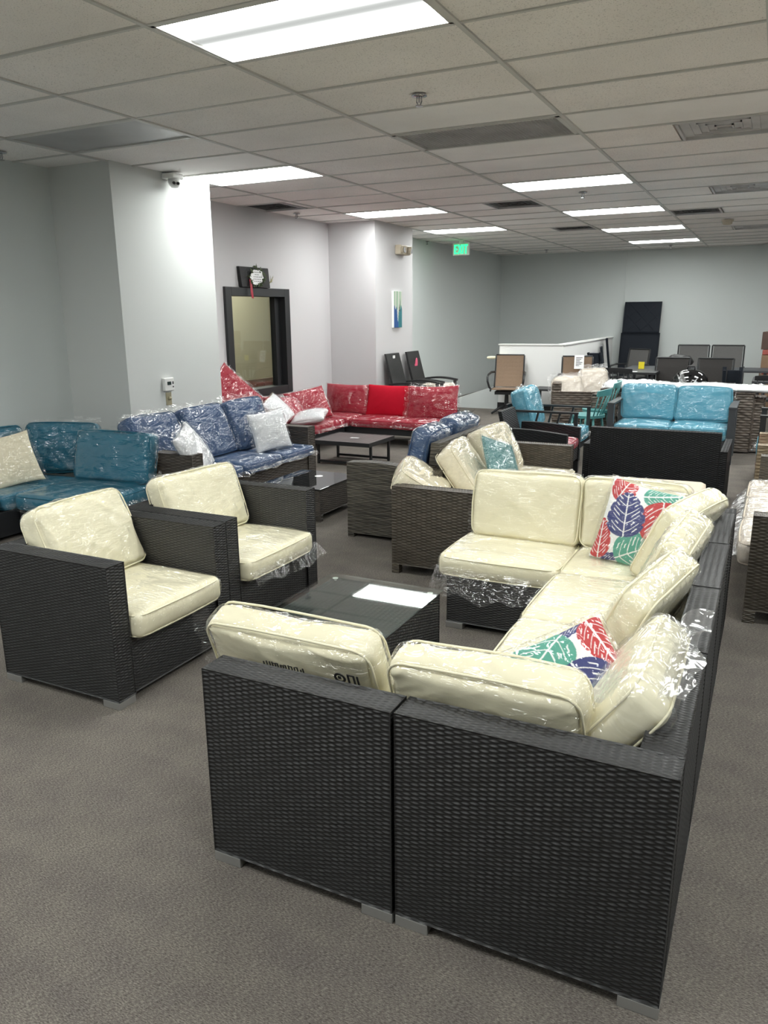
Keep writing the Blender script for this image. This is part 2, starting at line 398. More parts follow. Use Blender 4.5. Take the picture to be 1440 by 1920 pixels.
        for i in range(nr - 1):
            s.bm.faces.new((A[i][0], B[i][0], B[i + 1][0], A[i + 1][0])); s.bm.faces.new((A[i][-1], A[i + 1][-1], B[i + 1][-1], B[i][-1]))
        for j in range(nc - 1):
            s.bm.faces.new((A[0][j], A[0][j + 1], B[0][j + 1], B[0][j])); s.bm.faces.new((A[-1][j], B[-1][j], B[-1][j + 1], A[-1][j + 1]))
        return s
    def poly(s, pts, depth, axis):
        """flat polygon extruded by vector axis*depth"""
        ax = Vector(axis) * depth
        a = [s.bm.verts.new(p) for p in pts]; b = [s.bm.verts.new(Vector(p) + ax) for p in pts]
        n = len(a)
        s.bm.faces.new(a[::-1]); s.bm.faces.new(b)
        for k in range(n): s.bm.faces.new((a[k], a[(k + 1) % n], b[(k + 1) % n], b[k]))
        return s
    def to(s, name, mat, parent=None, smooth=False):
        bmesh.ops.recalc_face_normals(s.bm, faces=s.bm.faces[:])
        me = bpy.data.meshes.new(name); s.bm.to_mesh(me); s.bm.free()
        box_uv(me)
        return link(name, me, mat, parent, smooth)

def raw_mesh(name, V, F, smooth=True):
    me = bpy.data.meshes.new(name)
    V = np.asarray(V, dtype=np.float32); F = np.asarray(F, dtype=np.int32)
    me.vertices.add(len(V)); me.vertices.foreach_set('co', V.ravel())
    me.loops.add(F.size); me.loops.foreach_set('vertex_index', F.ravel())
    me.polygons.add(len(F)); me.polygons.foreach_set('loop_start', np.arange(0, F.size, F.shape[1], dtype=np.int32))
    me.update(calc_edges=True)
    if smooth: me.polygons.foreach_set('use_smooth', np.ones(len(F), dtype=bool))
    me.validate()
    return me

# ---- woven panels as real relief
CW, RH, AMP = 0.023, 0.0066, 0.0054
def weave_face(o, u, v, n, lu, lv, CW=CW, RH=RH, AMP=AMP, res=(6, 3)):
    """grid on the rectangle o + a*u + b*v, pressed in along -n where a strand dives"""
    nu = max(2, int(lu / CW * res[0])); nv = max(2, int(lv / RH * res[1]))
    a = np.linspace(0, lu, nu + 1); b = np.linspace(0, lv, nv + 1)
    A, B = np.meshgrid(a, b)
    row = np.floor(B / RH); fr = B / RH - row
    pr = 1 - (2 * fr - 1) ** 2
    s = 0.5 + 0.5 * np.sin(PI * (A / CW + row))
    wob = 0.5 + 0.5 * np.sin(A * 61.0 + row * 2.39) * np.sin(row * 12.9898 + np.floor(A / CW) * 78.233)
    h = (pr ** 0.7) * (0.12 + (0.62 + 0.26 * wob) * s ** 0.8)
    d = -AMP * (1 - h)
    edge = np.minimum.reduce([A, lu - A, B, lv - B])
    d *= np.clip(edge / 0.003, 0, 1)
    V = o + A[..., None] * u + B[..., None] * v + d[..., None] * n
    W = nu + 1
    i = np.arange(nv)[:, None] * W + np.arange(nu)[None, :]
    F = np.stack([i, i + 1, i + W + 1, i + W], -1).reshape(-1, 4)
    return V.reshape(-1, 3), F, np.stack([A, B], -1).reshape(-1, 2)
def woven(name, parent, boxes, mat='wick_black_mesh', skip='', **kw):
    VV, FF, off = [], [], 0
    for (x0, x1, y0, y1, z0, z1) in boxes:
        X, Y, Z = np.array([1., 0, 0]), np.array([0., 1, 0]), np.array([0., 0, 1])
        lx, ly, lz = x1 - x0, y1 - y0, z1 - z0
        faces = {'s': ((x0, y0, z0), X, Z, -Y, lx, lz), 'n': ((x1, y1, z0), -X, Z, Y, lx, lz),
                 'e': ((x1, y0, z0), Y, Z, X, ly, lz), 'w': ((x0, y1, z0), -Y, Z, -X, ly, lz),
                 't': ((x0, y0, z1), X, Y, Z, lx, ly), 'b': ((x0, y1, z0), X, -Y, -Z, lx, ly)}
        for k, (o, u, v, n, lu, lv) in faces.items():
            if k in skip or k == 'b':
                V = np.array([np.array(o) + a * u + b * v for a, b in ((0, 0), (lu, 0), (lu, lv), (0, lv))]); F = np.array([[0, 1, 2, 3]])
            else:
                V, F, _ = weave_face(np.array(o, dtype=float), u, v, n, lu, lv, **kw)
            VV.append(V); FF.append(F + off); off += len(V)
    me = raw_mesh(name, np.concatenate(VV), np.concatenate(FF), smooth=True)
    box_uv(me)
    return link(name, me, mat, parent)

# ---- cushions, pillows and their bags
_topo = {}
def grid_box(nx, ny, nz):
    k = (nx, ny, nz)
    if k in _topo: return _topo[k]
    idx = {}; P = []
    def vid(i, j, l):
        q = (i, j, l)
        if q not in idx:
            idx[q] = len(P); P.append(q)
        return idx[q]
    F = []
    for i in range(nx):
        for j in range(ny):
            F.append((vid(i, j, nz), vid(i + 1, j, nz), vid(i + 1, j + 1, nz), vid(i, j + 1, nz)))
            F.append((vid(i, j, 0), vid(i, j + 1, 0), vid(i + 1, j + 1, 0), vid(i + 1, j, 0)))
    for i in range(nx):
        for l in range(nz):
            F.append((vid(i, 0, l), vid(i + 1, 0, l), vid(i + 1, 0, l + 1), vid(i, 0, l + 1)))
            F.append((vid(i, ny, l), vid(i, ny, l + 1), vid(i + 1, ny, l + 1), vid(i + 1, ny, l)))
    for j in range(ny):
        for l in range(nz):
            F.append((vid(0, j, l), vid(0, j, l + 1), vid(0, j + 1, l + 1), vid(0, j + 1, l)))
            F.append((vid(nx, j, l), vid(nx, j + 1, l), vid(nx, j + 1, l + 1), vid(nx, j, l + 1)))
    A = np.array(P, dtype=float); A = A / np.array([nx, ny, nz]) * 2 - 1
    A[:, :2] = np.sin(A[:, :2] * PI / 2) * 0.55 + A[:, :2] * 0.45
    _topo[k] = (A, np.array(F))
    return _topo[k]
def ridged(P, seed, f, octs=4, power=3.0):
    rg = np.random.RandomState(seed); out = np.zeros(len(P)); tot = 0
    for o in range(octs):
        ff = f * 1.65 ** o
        k = rg.normal(size=3); k = k / np.linalg.norm(k) * ff
        k2 = rg.normal(size=3); k2 = k2 / np.linalg.norm(k2) * ff * 0.6
        k3 = rg.normal(size=3); k3 = k3 / np.linalg.norm(k3) * ff * 0.5
        ph = rg.uniform(0, 6.28, 3)
        w = np.sin(P @ k2 + ph[0]) * 1.3
        a = 1.4 ** -o
        out += a * (1 - np.abs(np.sin(P @ k + w + ph[1]))) ** power * (0.5 + 0.5 * np.sin(P @ k3 + ph[2])); tot += a
    return out / tot
def smooth_noise(P, seed, f):
    rg = np.random.RandomState(seed); out = np.zeros(len(P))
    for o in range(3):
        k = rg.normal(size=3); k = k / np.linalg.norm(k) * f * 1.5 ** o
        out += np.sin(P @ k + rg.uniform(0, 6.28)) / 1.5 ** o
    return out / 2.1
def cush_shape(w, d, h, r, puff, seed, off=0.0, crease=0.003, cf=11.0, n=(40, 30, 8), lump=0.006, dent=0.0):
    A, F = grid_box(*n)
    half = np.array([w, d, h]) / 2
    P = A * half; r = min(r, h * 0.48)
    q = np.clip(P, -(half - r), half - r); dv = P - q
    nn = dv / np.maximum(np.linalg.norm(dv, axis=1, keepdims=True), 1e-9)
    P = q + nn * (r + off)
    a, b, c = A[:, 0], A[:, 1], A[:, 2]
    dome = np.clip((1 - a * a) * (1 - b * b), 0, 1) ** 0.55
    P[:, 2] += c * puff * dome
    P[:, 0] += a * 0.012 * (1 - b * b) * (1 - c * c); P[:, 1] += b * 0.012 * (1 - a * a) * (1 - c * c)
    P += nn * (smooth_noise(P, seed + 5, 7.0) * lump)[:, None]
    P += nn * ((ridged(P, seed, cf) - 0.15) * crease)[:, None]
    if dent:
        P[:, 1] -= np.where(b > 0, dent * np.exp(-((a - 0.1) / 0.5) ** 2) * b, 0)
    return P, F, nn
def pillow_shape(w, d, h, seed, off=0.0, crease=0.003, n=(44, 44, 2), pinch=0.07):
    A, F = grid_box(*n)
    a, b, c = A[:, 0], A[:, 1], A[:, 2]
    th = np.clip((1 - a ** 2) * (1 - b ** 2), 0, 1) ** 0.42
    sx = 1 - pinch * (1 - b ** 2); sy = 1 - pinch * (1 - a ** 2)
    P = np.stack([a * w / 2 * sx, b * d / 2 * sy, c * (h / 2 * th + 0.004)], 1)
    nn = np.stack([a * 0.25, b * 0.25, c * 1.0], 1); nn /= np.linalg.norm(nn, axis=1, keepdims=True) + 1e-9
    P += nn * (off + smooth_noise(P, seed + 3, 9.0) * 0.006 + (ridged(P, seed, 14.0) - 0.15) * crease)[:, None]
    if off > 0:
        P[:, 0] *= 1 + off * 1.6 / w; P[:, 1] *= 1 + off * 1.6 / d
    return P, F, nn
def flap(p0, p1, out, length, droop, seed, nrm=(0, 0, 1), nu=26, nv=8):
    """loose crumpled tail of a bag along the edge p0-p1"""
    rg = np.random.RandomState(seed)
    p0, p1, out, nrm = (np.array(x, dtype=float) for x in (p0, p1, out, nrm))
    u = np.linspace(0, 1, nu + 1); v = np.linspace(0, 1, nv + 1)
    U, V = np.meshgrid(u, v)
    f1, f2, f3 = rg.uniform(6, 11), rg.uniform(14, 24), rg.uniform(25, 40); ph = rg.uniform(0, 6.28, 4)
    Lg = length * (0.78 + 0.22 * np.sin(U * f1 + ph[0]) * np.sin(U * f2 * 0.7 + ph[1]))
    wav = (0.5 * np.sin(U * f1 + ph[1] + V * 2) + 0.35 * np.sin(U * f2 + ph[2] - V * 3) + 0.2 * np.sin(U * f3 + V * 4)) * V * min(0.03, length * 0.28)
    P = p0 + U[..., None] * (p1 - p0) + (V * Lg)[..., None] * out + (droop * V ** 2)[..., None] * np.array([0, 0, -1.0])[None, None, :] * 0 + wav[..., None] * nrm - (droop * V ** 1.6)[..., None] * nrm
    W = nu + 1
    i = np.arange(nv)[:, None] * W + np.arange(nu)[None, :]
    F = np.stack([i, i + 1, i + W + 1, i + W], -1).reshape(-1, 4)
    return P.reshape(-1, 3), F
def merge(parts):
    V, F, off = [], [], 0
    for v, f in parts:
        V.append(v); F.append(f + off); off += len(v)
    return np.concatenate(V), np.concatenate(F)
def pose(o, origin, facing, tilt, roll=0.0):
    """stand a cushion up: its width runs sideways, its normal looks along facing (deg, world xy), leaning back by tilt (deg)"""
    f = math.radians(facing); fx = Vector((math.cos(f), math.sin(f), 0)); up = Vector((0, 0, 1))
    t = math.radians(tilt)
    Z = fx * math.cos(t) + up * math.sin(t)
    Y = up * math.cos(t) - fx * math.sin(t)
    X = Y.cross(Z)
    if roll:
        rr = math.radians(roll); X, Y = X * math.cos(rr) + Y * math.sin(rr), Y * math.cos(rr) - X * math.sin(rr)
    m = Matrix((X, Y, Z)).transposed().to_4x4(); m.translation = Vector(origin)
    o.matrix_world = m
    return o
def cushion(name, label, cat, mat, w, d, h, seed, wrap='film', puff=0.018, r=0.034, piping=True, flaps=(), crease=0.007, cf=11.0, group=None, woff=0.007, wcrease=0.012, lump=0.006, dent=0.0, n=(40, 30, 8), pipmat=None):
    P, F, _ = cush_shape(w, d, h, r, puff, seed, crease=crease, cf=cf, lump=lump, n=n, dent=dent)
    me = raw_mesh(name, P, F)
    o = link(name, me, mat); tag(o, label, cat, group)
    if piping:
        mb = MB()
        rr = min(r, h * 0.48) * 0.62
        for sz in (-1, 1):
            zz = sz * (h / 2 - rr * 0.5)
            x, y = w / 2 - 0.004, d / 2 - 0.004; cr = 0.05
            pts = []
            for (cx, cy, a0) in ((x - cr, y - cr, 0), (-x + cr, y - cr, 90), (-x + cr, -y + cr, 180), (x - cr, -y + cr, 270)):
                for k in range(5):
                    a = math.radians(a0 + k * 22.5); pts.append((cx + cr * math.cos(a), cy + cr * math.sin(a), zz))
            full = []
            pts.append(pts[0])
            for p, q in zip(pts[:-1], pts[1:]):
                for k in range(4): full.append(tuple(p[i] + (q[i] - p[i]) * k / 4 for i in range(3)))
            full.append(full[0])
            fp = np.array(full)
            fp[:, 0] += np.sign(fp[:, 0]) * 0.012 * np.clip(1 - (fp[:, 1] / (d / 2)) ** 2, 0, 1) * 0.7 * (np.abs(fp[:, 0]) > w / 2 - 0.06)
            fp[:, 1] += np.sign(fp[:, 1]) * 0.012 * np.clip(1 - (fp[:, 0] / (w / 2)) ** 2, 0, 1) * 0.7 * (np.abs(fp[:, 1]) > d / 2 - 0.06)
            nn = fp / np.maximum(np.linalg.norm(fp * [1, 1, 0], axis=1, keepdims=True), 1e-6) * [1, 1, 0]
            fp += nn * (smooth_noise(fp, seed + 5, 7.0) * lump)[:, None]
            mb.tube([tuple(p) for p in fp], 0.0038, 6, cap=False)
        mb.to('piping', pipmat or mat, o, smooth=True)
    if wrap:
        P2, F2, _ = cush_shape(w, d, h, r, puff, seed, off=woff, crease=wcrease, cf=cf * 1.7, lump=lump, n=n, dent=dent)
        parts = [(P2, F2)]
        for i, fl in enumerate(flaps):
            side, ln, dr = fl[:3]; a0, a1 = fl[3:5] if len(fl) > 3 else (-1, 1)
            x, y = w / 2 + woff, d / 2 + woff; zz = 0.0 if len(fl) < 6 else fl[5]
            e = {'x+': ((x, a0 * y, zz), (x, a1 * y, zz), (1, 0, 0)), 'x-': ((-x, a0 * y, zz), (-x, a1 * y, zz), (-1, 0, 0)),
                 'y+': ((a0 * x, y, zz), (a1 * x, y, zz), (0, 1, 0)), 'y-': ((a0 * x, -y, zz), (a1 * x, -y, zz), (0, -1, 0))}[side]
            parts.append(flap(e[0], e[1], e[2], ln, dr, seed * 7 + i))
        V, FF = merge(parts)
        link('plastic_wrap', raw_mesh('plastic_wrap', V, FF), wrap, o)
    return o
def pillow(name, label, cat, mat, w, d, h, seed, wrap='film', flaps=(), group=None, crease=0.004, pinch=0.07, colour=None, n=(44, 44, 2), woff=0.008, wcrease=0.014):
    P, F, _ = pillow_shape(w, d, h, seed, crease=crease, pinch=pinch, n=n)
    me = raw_mesh(name, P, F)
    if colour is not None:
        A, _ = grid_box(*n)
        ca = me.color_attributes.new('print', 'FLOAT_COLOR', 'POINT')
        ca.data.foreach_set('color', colour(A).astype(np.float32).ravel())
    o = link(name, me, mat); tag(o, label, cat, group)
    if wrap:
        P2, F2, _ = pillow_shape(w, d, h, seed, off=woff, crease=wcrease, pinch=pinch * 0.5)
        parts = [(P2, F2)]
        for i, fl in enumerate(flaps):
            side, ln, dr = fl[:3]; a0, a1 = fl[3:5] if len(fl) > 3 else (-1, 1)
            x, y = w / 2, d / 2
            e = {'x+': ((x, a0 * y, 0), (x, a1 * y, 0), (1, 0, 0)), 'x-': ((-x, a0 * y, 0), (-x, a1 * y, 0), (-1, 0, 0)),
                 'y+': ((a0 * x, y, 0), (a1 * x, y, 0), (0, 1, 0)), 'y-': ((a0 * x, -y, 0), (a1 * x, -y, 0), (0, -1, 0))}[side]
            parts.append(flap(e[0], e[1], e[2], ln, dr, seed * 5 + i))
        V, FF = merge(parts)
        link('plastic_wrap', raw_mesh('plastic_wrap', V, FF), wrap, o)
    return o
def flat(o, x, y, z, rotz=0.0, rx=0.0, ry=0.0):
    o.location = (x, y, z); o.rotation_euler = (math.radians(rx), math.radians(ry), math.radians(rotz)); return o

# leaf print
def leaf_print(seed=0, flip=False):
    leaves = [  # centre a,b, half length, half width, angle, colour
        (-0.40, 0.22, 0.56, 0.46, 100, 'n'), (0.50, 0.16, 0.62, 0.50, -78, 'r'), (0.10, -0.58, 0.56, 0.46, 35, 't'),
        (-0.62, 0.86, 0.40, 0.30, 70, 'r'), (0.28, 0.88, 0.42, 0.24, 15, 't'), (-0.86, -0.50, 0.50, 0.26, 100, 'r'),
        (0.92, 0.62, 0.34, 0.24, 60, 'n'), (0.80, -0.75, 0.42, 0.28, -40, 't'), (-0.35, -0.98, 0.35, 0.2, 10, 'n')]
    cols = {'n': (0.030, 0.040, 0.17), 'r': (0.50, 0.035, 0.040), 't': (0.075, 0.33, 0.25)}
    def fn(A):
        a, b, c = A[:, 0].copy(), A[:, 1].copy(), A[:, 2]
        a = a + np.where(c < 0.5, 0.37, 0.0)
        if flip: a, b = -b, a
        col = np.ones((len(a), 4)); col[:, :3] = (0.80, 0.80, 0.80)
        for (ca, cb, hl, hw, ang, k) in leaves[::-1]:
            t = math.radians(ang); x = (a - ca) * math.cos(t) + (b - cb) * math.sin(t); y = -(a - ca) * math.sin(t) + (b - cb) * math.cos(t)
            X = x / hl; Y = y / hw
            wd = np.clip(1 - X * X, 0, 1) ** 0.5 * (1.05 - 0.25 * X)
            notch = 0.13 * np.abs(np.sin(X * 6.2 - np.abs(Y) * 2.5)) ** 14
            ins = (np.abs(X) < 1) & (np.abs(Y) < wd - notch)
            vein = (np.abs(y) < 0.016) & (X < 0.9)
            rib = np.abs(((X * 2.6 - 1.7 * np.abs(Y) ** 1.4) % 1.0) - 0.5) * 2
            side = (rib > 0.90) & (np.abs(Y) < 0.72 * wd)
            slit = (np.abs(((X * 2.6 - 1.7 * np.abs(Y) ** 1.4 + 0.5) % 1.0) - 0.5) * 2 > 0.84) & (np.abs(np.abs(Y) - 0.50 - 0.10 * np.sin(X * 7)) < 0.13)
            col[ins, :3] = cols[k]
            col[ins & (vein | side | slit), :3] = (0.80, 0.80, 0.80)
        return col
    return fn
def glitter_print(A):
    rg = np.random.RandomState(3); n = len(A); t = rg.rand(n, 1)
    c = np.ones((n, 4)); base = np.array([0.06, 0.20, 0.21]); hi = np.array([0.32, 0.50, 0.50])
    c[:, :3] = base + (hi - base) * (t ** 2.2)
    return c

# ------------------------------------------------------------------ room
def wallbox(name, x0, x1, y0, y1, z0=0.0, z1=CEIL + 0.12, mat='wall_blue'):
    return struct(MB().box(x0, x1, y0, y1, z0, z1).to(name, mat))
YB, YF = -5.0, 17.28
XR = 5.2
fl = MB(); fl.box(-5.9, XR + 0.1, YB - 0.1, YF + 0.1, -0.1, 0.0); struct(fl.to('floor', 'carpet'))
wallbox('wall_left', -5.87, -5.72, YB, 5.12)
wallbox('wall_pier', -5.87, -5.02, 5.12, 6.40, mat='wall_pale')
wallbox('wall_pier_far', -5.87, -5.025, 9.90, 11.14, mat='wall_white')
wallbox('wall_left_far', -5.79, -5.64, 11.14, YF)
wallbox('wall_back', -5.79, -0.42, YF, YF + 0.15)
wallbox('wall_back_right', -0.42, XR, YF - 0.10, YF + 0.15)
wallbox('wall_right', XR, XR + 0.15, YB, YF)
wallbox('wall_behind', -5.87, XR + 0.15, YB - 0.15, YB)
# recess wall with the office window
WY0, WY1, WZ0, WZ1 = 7.50, 8.78, 0.66, 1.915
wr = MB(); xa, xb = -5.90, -5.755
wr.box(xa, xb, 6.40, WY0, 0, CEIL + 0.12).box(xa, xb, WY1, 9.90, 0, CEIL + 0.12).box(xa, xb, WY0, WY1, 0, WZ0).box(xa, xb, WY0, WY1, WZ1, CEIL + 0.12)
struct(wr.to('wall_recess', 'wall_white'))
w = thing('window_1', 'black framed interior office window in the left recess wall', 'window', (-5.755, (WY0 + WY1) / 2, WZ0)); w['kind'] = 'structure'
wf = MB(); hw_ = (WY1 - WY0) / 2; hh = WZ1 - WZ0; t_ = 0.085
wf.box(-0.15, 0.035, -hw_ - 0.03, -hw_ + t_, -0.03, hh + 0.03, 0.004).box(-0.15, 0.035, hw_ - t_, hw_ + 0.03, -0.03, hh + 0.03, 0.004)
wf.box(-0.15, 0.035, -hw_ + t_, hw_ - t_, hh - 0.07, hh + 0.03, 0.004).box(-0.15, 0.035, -hw_ + t_, hw_ - t_, -0.03, 0.07, 0.004)
wf.box(-0.13, -0.05, -hw_ + t_, -hw_ + t_ + 0.06, 0.07, hh - 0.07, 0.004).box(-0.13, -0.05, hw_ - t_ - 0.11, hw_ - t_, 0.07, hh - 0.07, 0.004)
wf.to('window_frame', 'blackmetal', w)
MB().box(-0.10, -0.092, -hw_ + t_, hw_ - t_, 0.06, hh - 0.06).to('window_pane', 'glass', w)
wallbox('wall_office', -7.75, -7.6, 5.8, 13.5, mat='office')
wallbox('wall_office_near', -7.6, -5.9, 5.65, 5.8, mat='office')
wallbox('wall_office_far', -7.6, -5.9, 13.5, 13.65, mat='office')
struct(MB().box(-7.75, -5.9, 5.65, 13.65, -0.1, 0.0).to('floor_office', 'carpet'))
struct(MB().box(-7.75, -5.9, 5.65, 13.65, 2.75, 2.85).to('ceiling_office', 'tile'))
pk = MB()
for i in range(14):
    pk.box(-6.55, -6.52, 7.6 + i * 0.19, 7.6 + i * 0.19 + 0.18, 0.0, 0.72, 0.003)
pk.box(-6.52, -6.495, 7.6, 10.26, 0.68, 0.75).bar((-6.505, 8.8, 0.70), (-6.505, 9.7, 0.1), 0.07, 0.025, up=(1, 0, 0))
tag(pk.to('plank_barrier', 'plank'), 'low brown plank barrier seen through the office window', 'barrier')
# half wall at the back
hw = MB(); hw.box(-4.23, -3.13, 13.0, 13.12, 0.0, 1.095).box(-3.25, -3.13, 13.12, YF, 0.0, 1.095)
struct(hw.to('wall_half', 'half'))
hb = MB(); hb.box(-4.24, -3.12, 12.985, 13.0, 0.0, 0.12).box(-3.13, -3.115, 12.985, YF, 0, 0.12)
struct(hb.to('baseboard_half', 'base'))
hc = MB(); hc.box(-4.25, -3.11, 12.98, 13.14, 1.095, 1.112).box(-3.27, -3.11, 13.14, YF, 1.095, 1.112)
struct(hc.to('trim_half_cap', 'half'))
tr = MB(); tr.poly([(-5.64, 13.0, 0.0), (-4.232, 13.0, 0.0), (-4.232, 13.0, 0.42), (-5.0, 13.0, 0.16), (-5.64, 13.0, 0.10)], 0.1, (0, 1, 0)); struct(tr.to('wall_ramp_side', 'wall_blue'))
tr = MB(); tr.box(-2.955, -2.935, YF - 0.02, YF, 0, CEIL); struct(tr.to('trim_back_seam', 'wall_blue'))

# ceiling grid: 2 x 4 ft tiles
GX, GY, TX, TY = -1.38757, 2.95044, 1.2192, 0.6096
def gx(i): return GX + i * TX
def gy(j): return GY + j * TY
lights = {(-1, 0), (-3, 5), (-3, 10), (-3, 14), (-1, 8), (-1, 12), (-1, 16), (-1, 20), (-1, -5), (-3, -3), (1, -4), (1, 1), (1, 5), (1, 9), (1, 13), (1, 17), (-3, -9), (3, -2), (3, 6), (3, 14), (-1, -10)}
vents_full = {(-1, 4)}; panel = {(-3, 2)}
half_vents = [(0.5, 5, 'd'), (0.5, 10, 'd'), (0.0, 13, 'k'), (-1.5, 10, 'k'), (-3.6, 8, 'k'), (-1.5, 15, 'k'), (0.5, 17.5, 'd')]
half_vents = [(a, int(b), c) for a, b, c in half_vents]
white_tiles = {(-1, 3), (0, 4), (-1, 5), (-3, 4), (-1, 6), (0, 13), (-2, 10), (-2, 12), (-2, 13)}
half_done = {(math.floor(a), b): a - math.floor(a) for a, b, c in half_vents}
cl = {'tile': MB(), 'tilewhite': MB()}
i0, i1, j0, j1 = -4, 5, -14, 24
rg = random.Random(3)
for i in range(i0, i1 + 1):
    for j in range(j0, j1):
        if (i, j) in lights or (i, j) in vents_full or (i, j) in panel: continue
        x0, x1, y0, y1 = gx(i), gx(i + 1), gy(j), gy(j + 1)
        if (i, j) in half_done:
            h = half_done[(i, j)]
            if h < 0.05: x0 = gx(i + 0.5)
            elif h < 0.45: x0 = gx(i + 0.9); 
            else: x1 = gx(i + 0.5)
        x0 = max(x0, -5.9); y1 = min(y1, YF + 0.1); y0 = max(y0, YB - 0.1); x1 = min(x1, XR + 0.1)
        if x1 - x0 < 0.03 or y1 - y0 < 0.03: continue
        dz = rg.uniform(0.004, 0.010)
        k = 'tilewhite' if (i, j) in white_tiles else 'tile'
        cl[k].box(x0 + 0.008, x1 - 0.008, y0 + 0.008, y1 - 0.008, CEIL + dz, CEIL + dz + 0.018)
bmc = MB()
for b, mi in ((cl['tile'], 0), (cl['tilewhite'], 1)):
    me = bpy.data.meshes.new('tmp'); b.bm.to_mesh(me); b.bm.free(); bmc.bm.from_mesh(me)
    bmc.bm.faces.ensure_lookup_table()
    if mi == 0: n0 = len(bmc.bm.faces)
    bpy.data.meshes.remove(me)
for k, f in enumerate(bmc.bm.faces): f.material_index = 0 if k < n0 else 1
ce = bmc.to('ceiling', 'tile'); ce.data.materials.append(M['tilewhite']); struct(ce)
struct(MB().box(-5.9, XR + 0.1, YB - 0.1, YF + 0.1, CEIL + 0.10, CEIL + 0.16).to('ceiling_plenum', 'tile'))
tb = MB()
for i in range(i0 + 1, i1 + 1): tb.box(gx(i) - 0.0125, gx(i) + 0.0125, YB, YF, CEIL - 0.003, CEIL + 0.012)
for j in range(j0, j1): tb.box(-5.87, XR, gy(j) - 0.010, gy(j) + 0.010, CEIL - 0.001, CEIL + 0.010)
struct(tb.to('trim_ceiling_grid', 'tbar'))
lab_l = {(-1, 0): 'large lit ceiling panel nearest the camera, above the glass table', (-3, 5): 'lit ceiling panel beside the white dome camera on the left pier',
         (-3, 10): 'lit ceiling panel in front of the far white pier', (-3, 14): 'lit ceiling panel just before the green exit sign',
         (-1, 8): 'nearest lit ceiling panel of the row beyond the big grey ceiling panel', (-1, 12): 'second lit ceiling panel of the row running to the back wall',
         (-1, 16): 'third lit ceiling panel of the row running to the back wall', (-1, 20): 'farthest lit ceiling panel, close to the back wall'}
hid = 0
for (i, j) in sorted(lights):
    lab = lab_l.get((i, j))
    if lab is None: lab = 'lit ceiling panel outside the photo frame'
    t = thing('ceiling_light', lab, 'light', ((gx(i) + gx(i + 1)) / 2, (gy(j) + gy(j + 1)) / 2, CEIL), 0, 'recessed ceiling lights')
    f = MB(); a, b = TX / 2 - 0.012, TY / 2 - 0.010
    f.box(-a, a, -b, -b + 0.02, -0.001, 0.05).box(-a, a, b - 0.02, b, -0.001, 0.05).box(-a, -a + 0.02, -b, b, -0.001, 0.05).box(a - 0.02, a, -b, b, -0.001, 0.05).box(-a, a, -b, b, 0.05, 0.06)
    f.to('frame', 'tbar', t)
    MB().box(-a + 0.02, a - 0.02, -b + 0.02, b - 0.02, 0.012, 0.016).to('diffuser', 'lamp_worn' if (i, j) == (-1, 0) else 'lamp', t)
# grey ceiling panels and vents
t = thing('ceiling_return_panel', 'wide grey return grille filling a whole tile above the near sofa', 'vent', (gx(-0.5), gy(4.5), CEIL))
a, b = TX / 2 - 0.012, TY / 2 - 0.010
f = MB(); f.box(-a, a, -b, -b + 0.025, -0.004, 0.02).box(-a, a, b - 0.025, b, -0.004, 0.02).box(-a, -a + 0.03, -b, b, -0.004, 0.02).box(a - 0.03, a, -b, b, -0.004, 0.02); f.to('frame', 'tbar', t)
f = MB()
for k in range(46): x = -a + 0.04 + k * (2 * a - 0.08) / 45; f.box(x - 0.0015, x + 0.0015, -b + 0.02, b - 0.02, 0.004, 0.018)
for k in range(22): y = -b + 0.035 + k * (2 * b - 0.07) / 21; f.box(-a + 0.03, a - 0.03, y - 0.0015, y + 0.0015, 0.004, 0.018)
f.box(-a + 0.02, a - 0.02, -b + 0.02, b - 0.02, 0.018, 0.022); f.to('grille', 'ventgrey', t)
t = thing('ceiling_light', 'unlit dull grey ceiling panel near the left wall', 'light', (gx(-2.5), gy(2.5), CEIL))
f = MB(); f.box(-a, a, -b, -b + 0.02, -0.002, 0.05).box(-a, a, b - 0.02, b, -0.002, 0.05).box(-a, -a + 0.02, -b, b, -0.002, 0.05).box(a - 0.02, a, -b, b, -0.002, 0.05); f.to('frame', 'tbar', t)
MB().box(-a + 0.02, a - 0.02, -b + 0.02, b - 0.02, 0.008, 0.014).to('diffuser', 'dullpanel', t)
vl = ['square grey air vent nearest the camera, at the right edge of the ceiling', 'grey air vent at the right edge, second from the camera', 'dusty dark air vent just right of the second row light',
      'dusty dark air vent between the two rows of lit panels', 'dusty dark air vent by the left recess wall', 'faint dark air vent near the back, left of the farthest lights', 'far grey air vent at the right edge']
for (fi, j, k), lab in zip(half_vents, vl):
    x0 = gx(fi); x1 = gx(fi + 0.5); xc = (x0 + x1) / 2; a = TX / 4 - 0.008
    t = thing('ceiling_vent', lab, 'vent', (xc, gy(j + 0.5), CEIL))
    f = MB(); f.box(-a, a, -b, -b + 0.02, -0.003, 0.02).box(-a, a, b - 0.02, b, -0.003, 0.02).box(-a, -a + 0.02, -b, b, -0.003, 0.02).box(a - 0.02, a, -b, b, -0.003, 0.02); f.to('frame', 'ventgrey', t)
    f = MB(); f.box(-a + 0.01, a - 0.01, -b + 0.01, b - 0.01, 0.018, 0.022)
    for q in range(4):
        r = 0.06 + q * 0.055; z = 0.004 + q * 0.003
        f.box(-r, r, -r, -r + 0.012, z, z + 0.012).box(-r, r, r - 0.012, r, z, z + 0.012).box(-r, -r + 0.012, -r, r, z, z + 0.012).box(r - 0.012, r, -r, r, z, z + 0.012)
    f.to('louvre', 'ventgrey' if k == 'd' else 'ventdark', t)
